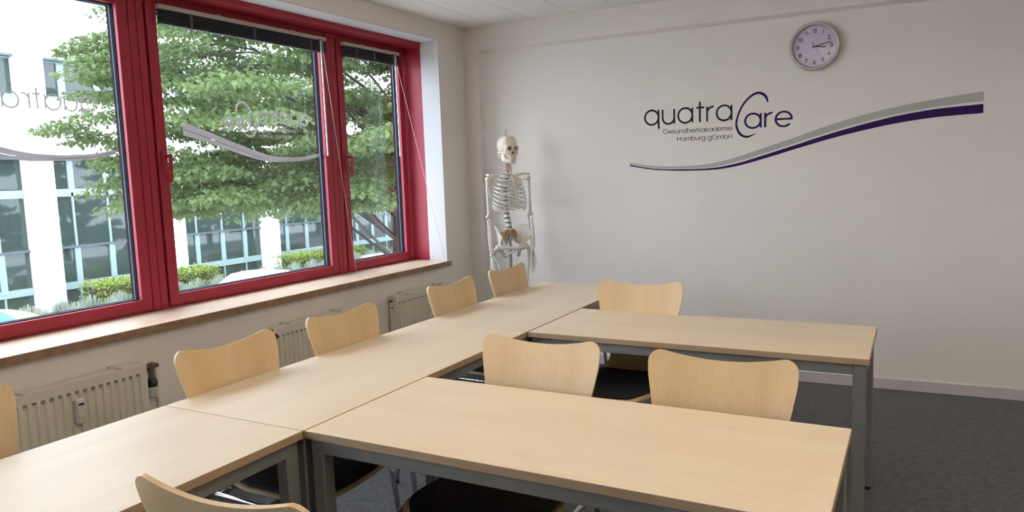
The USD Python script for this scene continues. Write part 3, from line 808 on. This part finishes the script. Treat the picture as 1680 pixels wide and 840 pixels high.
# spine: a gentle S
Z = [1.555, 1.50, 1.45, 1.36, 1.25, 1.14, 1.06, 1.00, .965]
Yb = [-.010, .000, -.012, -.045, -.058, -.040, -.012, -.010, -.035]
nv = [(7, 1.552, 1.455, .014, .0085), (12, 1.440, 1.195, .0145, .0165), (5, 1.172, 1.040, .0215, .0215)]
for cnt, za, zb, r, hh in nv:
    for i in range(cnt):
        z = za + (zb - za) * i / (cnt - 1); y = float(np.interp(-z, [-q for q in Z], Yb))
        rr = r * (1 + .25 * i / cnt) if cnt == 12 else r
        gap = (za - zb) / (cnt - 1); h2 = gap * .36
        body = [moved(lathe([(0, -h2), (rr, -h2), (rr * .86, 0), (rr, h2), (0, h2)], 16), (0, y, z))]
        tw = .030 if cnt != 7 else .024
        body += [moved(box(-tw, tw, -.004, .004, -.004, .004, .002), (0, y - rr - .006, z)), tube([(0, y - rr, z), (0, y - rr - .020, z - .006), (0, y - rr - .034, z - .016 if cnt == 12 else z - .004)], [.006, .005, .004], 6)]
        obj('vertebra', cat_(body), BONE2 if cnt == 5 else BONE, sk)
        if i < cnt - 1 or cnt != 7:
            obj('disc', moved(lathe([(0, -gap * .13), (rr * .96, -gap * .13), (rr * .96, gap * .13), (0, gap * .13)], 16), (0, y, z - gap / 2)), DISC if cnt == 5 or (cnt == 12 and i > 7) else DISCD, sk, label='dark disc between two vertebrae' if i == 0 and cnt == 7 else None)
for s in (-1, 1):
    obj('artery', tube(spline([(s * .019, .004, 1.545), (s * .022, .004, 1.52), (s * .018, .006, 1.50), (s * .022, .004, 1.47), (s * .016, .01, 1.45)], 5), .0028, 6), ARTERY, sk, label='red artery beside the neck vertebrae')
# ribs
for i in range(12):
    zb = 1.437 - i * .0222; w = [.060, .085, .100, .110, .117, .122, .126, .128, .126, .120, .105, .085][i]
    d = [.075, .10, .125, .14, .152, .16, .165, .165, .16, .14, .09, .06][i]
    yb = float(np.interp(-zb, [-q for q in Z], Yb)) - .012
    drop = [.020, .030, .045, .058, .070, .082, .095, .105, .11, .10, .07, .045][i]
    end = [176, 175, 174, 172, 170, 168, 160, 148, 138, 122, 88, 70][i]
    for s in (-1, 1):
        P = []
        for t in np.radians(np.linspace(0, end, 16)):
            k = t / math.pi
            P.append((s * w * math.sin(t) ** .85 * (1 if t < math.pi / 2 else .55 + .45 * math.sin(t)) if t > 0 else s * .012, yb - .022 * math.sin(min(t, math.pi / 2) * 2) + d * (1 - math.cos(t)) / 2, zb - drop * k ** 1.0 + (.03 * max(0, k - .72) / .28 if i > 2 else 0)))
        P[0] = (s * .014, yb, zb)
        if i < 7:
            P[-1] = (s * .014, yb + d, min(P[-1][2], 1.425 - i * .021))
        obj('rib', tube(spline(P, 2), np.interp(np.linspace(0, 1, 31), [0, .15, .5, 1], [.0055, .0080, .0090, .0070]), 8, flat=(.5, 1.1)), BONE2, sk)
st = hull(ball((.016, .062, 1.425), .008), ball((-.016, .062, 1.425), .008), ball((0, .066, 1.385), .008)) + hull(ball((0, .066, 1.39), (.011, .006, .01)), ball((0, .098, 1.29), (.016, .006, .01))) + hull(ball((0, .098, 1.285), (.007, .005, .006)), ball((0, .098, 1.255), (.004, .004, .006)))
obj('sternum', sm(st, 3), BONE, sk, smooth=50)
for s in (-1, 1):
    obj('clavicle', bone([(s * .018, .066, 1.435), (s * .07, .072, 1.442), (s * .12, .045, 1.440), (s * .168, .016, 1.436)], [.008, .006, .006, .007]), BONE2, sk)
    sc = hull(ball((s * .075, -.085, 1.43), .004), ball((s * .15, -.045, 1.40), .006), ball((s * .105, -.095, 1.275), .004)) + hull(ball((s * .085, -.098, 1.41), .004), ball((s * .172, -.03, 1.440), .006)) + hull(ball((s * .172, -.03, 1.440), .007), ball((s * .176, .010, 1.438), .008)) + hull(ball((s * .15, -.04, 1.40), .010), ball((s * .155, -.01, 1.405), .008))
    obj('scapula', sm(sc, 3), BONE, sk, smooth=50)
    hx = s * .182
    hu = [bone([(hx, -.005, 1.40), (hx + s * .004, -.005, 1.33), (hx + s * .004, -.002, 1.24), (hx + s * .002, .0, 1.15)], [.013, .0105, .0095, .0115]), tm(ball((hx - s * .006, -.006, 1.408), (.022, .021, .021))), tm(hull(ball((hx - s * .018, 0, 1.138), .010), ball((hx + s * .018, 0, 1.138), .010), ball((hx, 0, 1.165), .010)))]
    obj('humerus', cat_(hu), BONE2, sk)
    ex_ = hx + s * .003
    obj('ulna', cat_([bone([(ex_ - s * .010, -.016, 1.158), (ex_ - s * .010, -.006, 1.09), (ex_ - s * .006, .004, .98), (ex_ - s * .010, .012, .890)], [.010, .0075, .006, .006])]), BONE2, sk)
    obj('radius', cat_([bone([(ex_ + s * .012, .004, 1.118), (ex_ + s * .012, .008, 1.08), (ex_ + s * .016, .016, .98), (ex_ + s * .006, .022, .888)], [.009, .0065, .007, .011])]), BONE2, sk)
    # hand: carpal block and five rays
    hb = [tm(ball((ex_ - s * .001 + dx, .018 + dy, z), (.0085, .009, .0085), 10)) for dx, dy, z in ((-.008, -.006, .874), (.006, .004, .874), (-.010, -.004, .860), (.004, .002, .860), (.012, .008, .862))]
    rays = [(-.4, .062, .036, .020, .016), (-.12, .064, .042, .025, .017), (.14, .066, .044, .027, .018), (.38, .062, .040, .023, .017)]
    for kf, (sp, a1, a2, a3, a4) in enumerate(rays):
        p = np.array([ex_ + (kf - 1.5) * .004, .018 + (kf - 1.5) * .011, .852]); dirv = np.array([0.02 * s, math.sin(sp) * .5, -math.cos(sp * .5)])
        P, rr = [p], [.0052]
        for j, L in enumerate((a1, a2, a3, a4)):
            dirv = dirv + np.array([-s * (.02, .10, .22, .25)[j], 0, 0]); dirv /= np.linalg.norm(dirv)
            p = p + dirv * L
            P += [p - dirv * L * .5, p]; rr += [.0036 if j < 2 else .003, .0052 if j < 2 else .0042]
        hb.append(tube(np.array(P), rr, 8))
    p = np.array([ex_ + s * .002, .034, .860]); P, rr = [p], [.0055]
    for L, dv in ((.044, (-s * .25, .62, -.75)), (.031, (-s * .25, .45, -.85)), (.022, (-s * .2, .3, -.93))):
        dv = np.array(dv) / np.linalg.norm(dv); P += [p + dv * L * .5, p + dv * L]; p = p + dv * L; rr += [.004, .0058]
    hb.append(tube(np.array(P), rr, 8))
    obj('hand', cat_(hb), BONE2, sk)
    # hip bone: a broad blade fanned out from the socket, pubic and ischial branches
    il = spline([(s * .040, -.072, .995), (s * .060, -.070, 1.035), (s * .098, -.048, 1.062), (s * .130, .000, 1.062), (s * .142, .045, 1.036), (s * .130, .078, .992)], 3)
    hip = None
    for a_, b_ in zip(il, il[1:]):
        q = hull(ball(a_, .0065, 8), ball(b_, .0065, 8), ball((s * .098, .012, .925), .012, 8), ball((s * .070, -.040, .945), .007, 8))
        hip = q if hip is None else hip + q
    hip = hip + ball((s * .102, .010, .912), .030)
    hip = hip + hull(ball((s * .100, .022, .918), .015), ball((s * .050, .066, .912), .010)) + hull(ball((s * .050, .066, .912), .010), ball((s * .010, .076, .902), .011)) + hull(ball((s * .010, .076, .900), .010), ball((s * .058, .018, .850), .010)) + hull(ball((s * .062, .000, .848), .014), ball((s * .095, -.010, .900), .014))
    hip = hip - ball((s * .128, .014, .910), .022)
    obj('hip_bone', sm(hip, 6), BONE2, sk, smooth=50)
    fx = s * .155
    fe = tm(hull(ball((s * .124, .012, .912), .021), ball((s * .124, .012, .912), .020))), bone([(s * .126, .012, .912), (s * .150, .006, .890), (s * .158, .0, .86), (s * .142, .008, .75), (s * .118, .010, .60), (s * .102, .006, .515)], [.012, .0135, .0155, .0125, .0125, .019]), tm(ball((s * .160, -.002, .888), (.015, .016, .018))), tm(hull(ball((s * .082, .0, .498), .021), ball((s * .120, .0, .498), .021)))
    obj('femur', cat_(fe), BONE2, sk)
    obj('patella', ball((s * .100, .030, .502), (.018, .008, .020)), BONE2, sk)
    obj('tibia', cat_([bone([(s * .100, .0, .468), (s * .098, .006, .42), (s * .094, .004, .26), (s * .090, -.004, .105)], [.026, .014, .010, .013])]), BONE2, sk)
    obj('fibula', cat_([bone([(s * .130, -.012, .455), (s * .130, -.012, .40), (s * .124, -.012, .25), (s * .114, -.012, .095)], [.008, .005, .005, .008])]), BONE2, sk)
    ft = [tm(hull(ball((s * .096, -.045, .062), .017), ball((s * .095, .0, .085), .016))), tm(hull(ball((s * .095, .0, .085), .014), ball((s * .100, .055, .062), .012), ball((s * .080, .055, .070), .012)))]
    for kf in range(5):
        x0 = s * (.078 + .010 * kf); L = .125 - .010 * kf
        ft.append(tube(spline([(x0, .05, .066 - .003 * kf), (x0 + s * .004 * (kf - 1), .05 + L * .45, .052), (x0 + s * .006 * (kf - 1), .05 + L * .75, .045), (x0 + s * .006 * (kf - 1), .05 + L, .04)], 3), [.007, .005, .005, .006, .005, .0045, .0055, .0045, .004, .0045] if kf else [.009, .007, .007, .008, .007, .006, .008, .006, .006, .006], 8))
    obj('foot_bones', cat_(ft), BONE2, sk)
sa = hull(ball((.048, -.040, 1.018), .014), ball((-.048, -.040, 1.018), .014), ball((0, -.030, 1.022), .018), ball((0, -.070, .925), .010)) + hull(ball((0, -.070, .925), .008), ball((0, -.055, .880), .005))
obj('sacrum', sm(sa, 3), BONE, sk, smooth=50)
for s in (-1, 1):
    obj('nerve', cat_([tube(spline([(s * .016, -.010, 1.045 - j * .02), (s * .036, .002, 1.025 - j * .02), (s * .052, -.004, .995 - j * .02)], 4), .005, 6) for j in range(2)] + [tm(ball((s * .028, -.004, 1.026), (.020, .008, .012)))]), NERVE, sk, label='orange nerve roots at the sacrum')
obj('disc', moved(lathe([(0, -.006), (.023, -.006), (.023, .006), (0, .006)], 16), (0, -.008, 1.026)), NERVE, sk, label='orange lowest disc')
obj('pole', cat_([tube([(0, -.010, .06), (0, -.010, 1.0)], .0105, 14), moved(lathe([(0, 0), (.018, 0), (.018, .03), (0, .03)], 16), (0, -.010, .955))]), STEEL, sk, label='steel pole rising into the pelvis')
bs = []
for i in range(5):
    a = 2 * math.pi * i / 5 + .3; c, s_ = math.cos(a), math.sin(a)
    bs.append(tube([(0, -.010, .075), (.14 * c, -.010 + .14 * s_, .072), (.27 * c, -.010 + .27 * s_, .060)], [.016, .013, .010], 10))
    cz = thing_part(sk, 'caster')
    obj('wheel', moved(lathe([(0, -.009), (.020, -.009), (.0215, -.006), (.0215, .006), (.020, .009), (0, .009)], 18, 'y'), (.27 * c, -.010 + .27 * s_, .0215)), BLACKPL, cz)
    obj('fork', tube([(.27 * c, -.010 + .27 * s_, .022), (.27 * c, -.010 + .27 * s_, .062)], .006, 8), STEEL, cz)
obj('stand_base', cat_(bs), STEEL, sk)
# ------------------------------------------------------------------ outside
GZ = -3.0
o = obj('ground', box(-60, XW - .34, -30, 75, GZ - .5, GZ), GROUND); tag(o, 'paved yard below the window', kind='structure')
o = obj('lawn', box(-23.3, -19.2, 3, 50, GZ, GZ + .46), LAWN); tag(o, 'raised green planting bed along the office building', kind='structure')
BX = -23.5
bd = thing('office_building', 'white office building with teal window frames across the yard', 'building')
C0, CS, CWD = 11.92, 4.825, .90
colys = [C0 + CS * k for k in range(-4, 7)]
lev = [GZ, -1.83, -.51, 1.33, 2.52, 4.38, 5.71, 7.56, 8.05]
obj('core', box(BX - 9, BX - .34, colys[0] - .5, colys[-1] + 1.4, GZ, 12.6), FACADE, bd)
obj('roof', box(BX - 9.2, BX + .15, colys[0] - .7, colys[-1] + 1.6, 12.6, 12.9), FACADE, bd)
for y in colys:
    obj('column', box(BX - .5, BX + .06, y, y + CWD, GZ, 12.6, .015), FACADE2, bd)
for a in colys[:-1]:
    y0, y1 = a + CWD, a + CS
    L = y1 - y0; cuts = [y0, y0 + .66, y0 + 1.90, y0 + 3.05, y1]
    rows = [lev[0], lev[1], lev[2], lev[3], lev[4]]
    fr = []
    for z, t in ((lev[1], .24), (lev[3], .26), (lev[4] - .04, .08)):
        fr.append(box(BX - .30, BX - .19, y0, y1, z - t / 2, z + t / 2))
    for c in cuts[1:-1]:
        fr.append(box(BX - .30, BX - .18, c - .10, c + .10, lev[1], lev[2]))
        fr.append(box(BX - .30, BX - .19, c - .035, c + .035, lev[2], lev[3]))
        fr.append(box(BX - .30, BX - .18, c - .10, c + .10, lev[3], lev[4]))
        fr.append(box(BX - .30, BX - .20, c - .03, c + .03, lev[0], lev[1]))
        fr.append(box(BX - .30, BX - .18, c - .12, c + .12, lev[5], lev[6]))
        fr.append(box(BX - .30, BX - .18, c - .12, c + .12, lev[8], 9.9))
    for z, t in ((lev[5] + .07, .14), (lev[6] - .05, .10), (9.9, .1), (lev[8] + .05, .1)):
        fr.append(box(BX - .30, BX - .19, y0, y1, z - t / 2, z + t / 2))
    obj('window_frame', cat_(fr), TEAL, bd, smooth=False)
    obj('ledge', box(BX - .30, BX - .14, y0, y1, lev[2] - .035, lev[2] + .035), LEDGE, bd, smooth=False)
    for c0_, c1_ in zip(cuts, cuts[1:]):
        for z0, z1 in ((lev[0], lev[1]), (lev[1], lev[2]), (lev[2], lev[3]), (lev[3], lev[4]), (lev[5], lev[6]), (lev[8], 9.9)):
            obj('pane', box(BX - .27, BX - .24, c0_ + .004, c1_ - .004, z0 + .01, z1 - .01), OPANE, bd, smooth=False)
        for z0, z1 in ((lev[4], lev[5]), (lev[6], lev[7]), (9.95, 12.6)):
            obj('parapet_panel', box(BX - .05, BX + .02, c0_ + .022, c1_ - .022, z0 + .02, z1 - .02, .004), FACADE, bd, smooth=False)
    obj('panel_backing', cat_([box(BX - .34, BX - .045, y0, y1, z0, z1) for z0, z1 in ((lev[4], lev[5]), (lev[6], lev[7]), (9.95, 12.6))]), TEAL, bd, smooth=False)
    obj('drip_edge', cat_([box(BX - .20, BX + .03, y0 + .01, y1 - .01, z - .045, z + .018) for z in (lev[4], lev[6])]), LEDGE, bd, smooth=False)
    obj('fascia', box(BX - .34, BX - .05, y0, y1, lev[7], lev[8]), TEAL, bd, smooth=False)


def leaves(C, D, size, rng, tri=4, droop=.5, aspect=.8):
    """leaf blades at points C: a folded rhomb with a tip, random heading; returns a trimesh"""
    n = len(C); a = rng.uniform(0, 2 * math.pi, n); tilt = rng.normal(-droop, .45, n); rollv = rng.normal(0, .45, n)
    f = np.stack([np.cos(a) * np.cos(tilt), np.sin(a) * np.cos(tilt), np.sin(tilt)], 1)
    s = np.stack([-np.sin(a), np.cos(a), np.zeros(n)], 1); u = np.cross(s, f) * -1
    s2 = s * np.cos(rollv)[:, None] + u * np.sin(rollv)[:, None]; u2 = np.cross(f, s2)
    z = size * rng.uniform(.7, 1.25, n)
    # outline of 6 points about the midrib
    prof = np.array([[0, 0, 0], [.30, .42, .06], [.68, .36, .05], [1.0, 0, -.10], [.68, -.36, .05], [.30, -.42, .06]])
    V = C[:, None] + z[:, None, None] * (prof[None, :, 0:1] * f[:, None] + aspect * prof[None, :, 1:2] * s2[:, None] + prof[None, :, 2:3] * u2[:, None])
    F = np.array([[0, 1, 5], [1, 2, 4], [1, 4, 5], [2, 3, 4]])[None] + (np.arange(n) * 6)[:, None, None]
    return trimesh.Trimesh(V.reshape(-1, 3), F.reshape(-1, 3), process=False)


rng = np.random.default_rng(7)


def tree(label, base, R, ztop, zlow, npads, per, size, lean=(0, 0), seed=1, low_bias=.5):
    rng = np.random.default_rng(seed)
    t = thing('linden_tree', label, 'tree', base, 0, 'leafy trees in the yard')
    hgt = ztop - base[2]
    pads = []
    while len(pads) < npads:
        zz = zlow + (ztop - zlow) * (rng.random() ** (1.0 + low_bias * 2))
        k = (zz - zlow) / (ztop - zlow)
        rm = R * (.78 + .9 * k if k < .24 else max(.15, (1 - ((k - .24) / .76) ** 2.0)) ** .6)
        r = rm * rng.random() ** .55; a = rng.uniform(0, 2 * math.pi)
        if r < 1.0 and zz < zlow + .5:
            continue
        pads.append((r * math.cos(a), r * math.sin(a), zz - base[2] - .10 * (r / R) ** 2 * R * .5))
    pads = np.array(pads)
    tr = spline([(0, 0, 0), (lean[0] * .2, lean[1] * .2, hgt * .2), (lean[0] * .6, lean[1] * .6, hgt * .45), (lean[0], lean[1], hgt * .8)], 6)
    obj('trunk', tube(tr, np.linspace(.21, .05, len(tr)), 12), BARK, t)
    br = []
    for i in range(0, npads, 14):
        p = pads[i]; k = int(np.clip(np.searchsorted(tr[:, 2], p[2] - .25 * np.hypot(p[0], p[1]) - .4), 2, len(tr) - 1)); q = tr[k]
        mid = (q + p) / 2 + [0, 0, .18 * np.hypot(*(p - q)[:2])]
        br.append(tube(spline([q, mid, p], 5), np.linspace(.030, .006, 11), 6))
    obj('branches', cat_(br), BARK, t, kind='stuff')
    C = np.repeat(pads, per, 0); n = len(C)
    d = rng.normal(0, 1, (n, 3)); d /= np.linalg.norm(d, axis=1, keepdims=True); d *= (rng.random(n) ** .4)[:, None]
    sz = np.repeat(rng.uniform(.38, .72, npads), per)
    C = C + d * np.stack([sz, sz, sz * .17], 1); C[:, 2] -= .35 * (np.hypot(d[:, 0], d[:, 1]) * sz) ** 2
    obj('foliage', leaves(C, None, size, rng), LEAF, t, smooth=False, kind='stuff')
    return t


T1 = tree('big leafy linden tree right in front of the window', (-7.0, 9.45, GZ), 5.35, 7.2, 1.22, 840, 320, .078, lean=(-.3, .9), seed=11, low_bias=.35)
tree('leafy tree beyond the big linden, farther along the yard', (-16.5, 27.5, GZ), 5.5, 8.0, .6, 220, 110, .16, lean=(.2, .2), seed=5, low_bias=.3)
for k, (x, y) in enumerate(((-5.0, 24.0), (-4.5, 34.5), (-5.0, 45.0))):
    tree(('nearest', 'middle', 'farthest')[k] + ' of three yard trees seen only as a reflection in the office windows', (x, y, GZ), 4.3, 7.5, -1.6, 150, 75, .34, seed=6 + k, low_bias=.3)


def hedge(label, x0, x1, y0, y1, z1, seed):
    rng = np.random.default_rng(seed); t = thing('hedge', label, 'hedge', (0, 0, 0), 0, 'clipped hedges before the office building')
    obj('core', box(x0 + .12, x1 - .12, y0 + .12, y1 - .12, GZ + .46, z1 - .12, .1), BARK, t)
    n = int(5200 * (y1 - y0) / 4)
    P = rng.random((n, 3)) * [x1 - x0, y1 - y0, z1 - GZ] + [x0, y0, GZ]
    f = rng.random(n); P[f < .42, 2] = z1; m = (f >= .42) & (f < .86); P[m, 0] = x1; m = f >= .86; P[m, 1] = np.where(rng.random(m.sum()) < .5, y0, y1)
    P += rng.normal(0, .06, P.shape); P[:, 2] += .07 * (meshkit.noise(P * 1.6, 3) - .5) * 2
    P[:, 2] = np.maximum(P[:, 2], GZ + .49)
    obj('foliage', leaves(P, None, .085, rng, droop=-.5), HEDGE, t, smooth=False, kind='stuff')


hedge('clipped yellow-green hedge seen through the left and middle casements', -22.3, -21.2, 12.6, 17.2, -1.66, 1)
hedge('clipped yellow-green hedge seen at the right end of the middle casement', -22.3, -21.2, 21.0, 25.6, -1.74, 2)


def lavender(label, loc, seed, root=None):
    rng = np.random.default_rng(seed); t = thing('lavender_shrub', label, 'shrub', loc, rng.uniform(0, 360), 'pale lavender shrubs before the office building')
    n = 420; a = rng.uniform(0, 2 * math.pi, n); r = .30 * np.sqrt(rng.random(n)); h = rng.uniform(.40, .78, n) * (1 - .5 * (r / .45) ** 2); sp = rng.uniform(.12, .42, n)
    B = np.stack([r * np.cos(a) * .6, r * np.sin(a) * .6, np.zeros(n)], 1); T = B + np.stack([np.cos(a) * sp * h * (r / .3), np.sin(a) * sp * h * (r / .3), h], 1)
    w = .011; s = np.stack([-np.sin(a), np.cos(a), 0 * a], 1) * w
    V = np.stack([B - s, B + s, T + s * .7, T - s * .7], 1).reshape(-1, 3); F = (np.array([[0, 1, 2], [0, 2, 3]])[None] + (np.arange(n) * 4)[:, None, None]).reshape(-1, 3)
    obj('stalks', trimesh.Trimesh(V, F, process=False), LAV, t, smooth=False, kind='stuff')
    obj('stem_base', lathe([(0, 0), (.10, 0), (.07, .06), (0, .08)], 10), BARK, t)
    return t


LVL = 'pale wispy lavender shrub in the planting strip'
lv = lavender(LVL, (-20.4, 9.2, GZ + .46), 1)
i = 0
for y in np.arange(10.0, 28.0, .95):
    for xx in (-20.55, -19.75):
        i += 1
        copy(lv, (xx + .08 * math.sin(7 * y + xx), y + .1 * math.cos(5 * y + 3 * xx), GZ + .46), 47 * i % 360, LVL)


def car(label, loc, rz, paint, group='parked cars in the yard'):
    t = thing('parked_car', label, 'car', loc, rz, group)
    body = hull(*[ball((x, y, z), (.16, .16, .10), 14) for x, y, z in ((-2.0, .72, .45), (-2.0, -.72, .45), (2.0, .66, .45), (2.0, -.66, .45), (-2.02, .70, .80), (-2.02, -.70, .80), (1.95, .60, .68), (1.95, -.60, .68), (.9, .70, .86), (.9, -.70, .86))])
    for x in (-1.28, 1.30):
        for s in (-1, 1):
            body = body - m3.Manifold.cylinder(.3, .36, .36, 24).rotate([90, 0, 0]).translate([x, s * .92 + .15, .33])
    cab = hull(*[ball((x, s * y, z), (.10, .10, .07), 14) for s in (-1, 1) for x, y, z in ((-1.75, .68, .86), (1.0, .68, .86), (-1.30, .56, 1.37), (.05, .56, 1.39), (-.6, .56, 1.41))])
    obj('body', tm(body), paint, t, smooth=40)
    obj('roof', tm(cab), paint, t, smooth=40)
    gl = []
    for s in (-1, 1):
        q = np.array([[-1.30, s * .775, .93], [.72, s * .775, .93], [.02, s * .655, 1.36], [-1.12, s * .655, 1.36]])
        gl.append(trimesh.convex.convex_hull(np.vstack([q, q - [0, s * .03, 0]])))
    obj('side_window', gl[0], CARG, t, smooth=False); obj('side_window', gl[1], CARG, t, smooth=False)
    for q in (np.array([[1.07, .60, .92], [1.07, -.60, .92], [.20, -.50, 1.38], [.20, .50, 1.38]]), np.array([[-1.83, .58, .95], [-1.83, -.58, .95], [-1.44, -.48, 1.36], [-1.44, .48, 1.36]])):
        dx = .035 if q[0, 0] > 0 else -.035
        obj('windscreen', trimesh.convex.convex_hull(np.vstack([q, q - [dx, 0, .0]])), CARG, t, smooth=False)
    for x in (-1.28, 1.30):
        for s in (-1, 1):
            w = thing_part(t, 'wheel')
            obj('tyre', moved(lathe([(.20, -.10), (.31, -.10), (.325, -.06), (.325, .06), (.31, .10), (.20, .10), (.20, -.10)], 28, 'y'), (x, s * .72, .325)), TYRE, w)
            obj('rim', moved(lathe([(0, -.06), (.205, -.07), (.205, .07), (0, .06)], 20, 'y'), (x, s * .72, .325)), ALU, w)
    for s in (-1, 1):
        obj('headlight', moved(ball((0, 0, 0), (.06, .16, .07)), (2.08, s * .52, .66)), CARG, t)
        obj('door_mirror', moved(ball((0, 0, 0), (.07, .10, .06)), (.72, s * .90, .95)), paint, t)
    return t


car('white parked car below the middle casement, only its roof and bonnet showing', (-17.9, 15.5, GZ), -90, CARW)
car('white parked car low in the narrow right casement', (-16.4, 21.9, GZ), 55, CARW)
car('silver parked car, seen only as a reflection in the office windows', (-9.0, 27.0, GZ), 80, CARS)
# parasol at the lower left of the left pane
pt = thing('parasol', 'yellow, blue and white parasol low in the left casement', 'parasol', (-16.0, 6.95, GZ), 0)
ng = 8
for g in range(ng):
    a0, a1 = 2 * math.pi * g / ng + .1, 2 * math.pi * (g + 1) / ng + .1
    V, F = [], []
    for i in range(7):
        r = 1.10 * i / 6; z = 1.90 - .38 * (i / 6) ** 1.7
        for j in range(6):
            a = a0 + (a1 - a0) * j / 5; k = 1 - .05 * math.sin(math.pi * j / 5) * (i / 6)
            V.append((r * k * math.cos(a), r * k * math.sin(a), z))
    for i in range(6):
        for j in range(5):
            q = i * 6 + j; F += [[q, q + 6, q + 7], [q, q + 7, q + 1]]
    n = len(V); V = np.array(V + [(x, y, z - .006) for x, y, z in V]); F = F + [[c + n, b + n, a + n] for a, b, c in F]
    obj('canopy_panel', trimesh.Trimesh(V, F, process=False), (PYEL, PYEL, PWHI, PBLU, PWHI, PBLU, PYEL, PBLU)[g], pt, smooth=30, label=('yellow', 'yellow', 'white', 'blue', 'white', 'blue', 'yellow', 'blue')[g] + ' canopy panel')
obj('pole', tube([(0, 0, .0), (0, 0, 1.92)], .022, 10), STEEL, pt)
obj('base', lathe([(0, 0), (.25, 0), (.25, .05), (.05, .09), (0, .09)], 24), GREYMETAL, pt)

# ------------------------------------------------------------------ ceiling lamps behind the camera
for i, (x, y) in enumerate(((1.25, .1), (3.4, -.4))):
    t = thing('pendant_lamp', 'long white pendant lamp shining up and down, hung above and behind the view', 'lamp', (x, y, CZ - .42), 0, 'pendant lamps out of the picture')
    obj('housing', cat_([box(-.15, .15, -.62, -.60, -.03, .03), box(-.15, .15, .60, .62, -.03, .03), box(-.15, -.14, -.62, .62, -.03, .03), box(.14, .15, -.62, .62, -.03, .03), box(-.15, .15, -.62, .62, -.004, .004)]), LAMPW, t)
    obj('suspension_wire', tube([(0, -.5, 0), (0, -.5, .42)], .0015, 6), STEEL, t)
    obj('suspension_wire', tube([(0, .5, 0), (0, .5, .42)], .0015, 6), STEEL, t)
    for nm, dz, k, ry in (('down_light', -.012, LAMP, 0), ('up_light', .012, UPLIGHT, 180)):
        rl = UsdLux.RectLight.Define(stage, str(t.GetPath()) + '/' + nm)
        rl.CreateWidthAttr(.27); rl.CreateHeightAttr(1.18); rl.CreateIntensityAttr(k); rl.CreateColorAttr(Gf.Vec3f(1.0, .86, .69)); rl.AddTranslateOp().Set(Gf.Vec3d(0, 0, dz)); rl.AddRotateYOp().Set(float(ry))
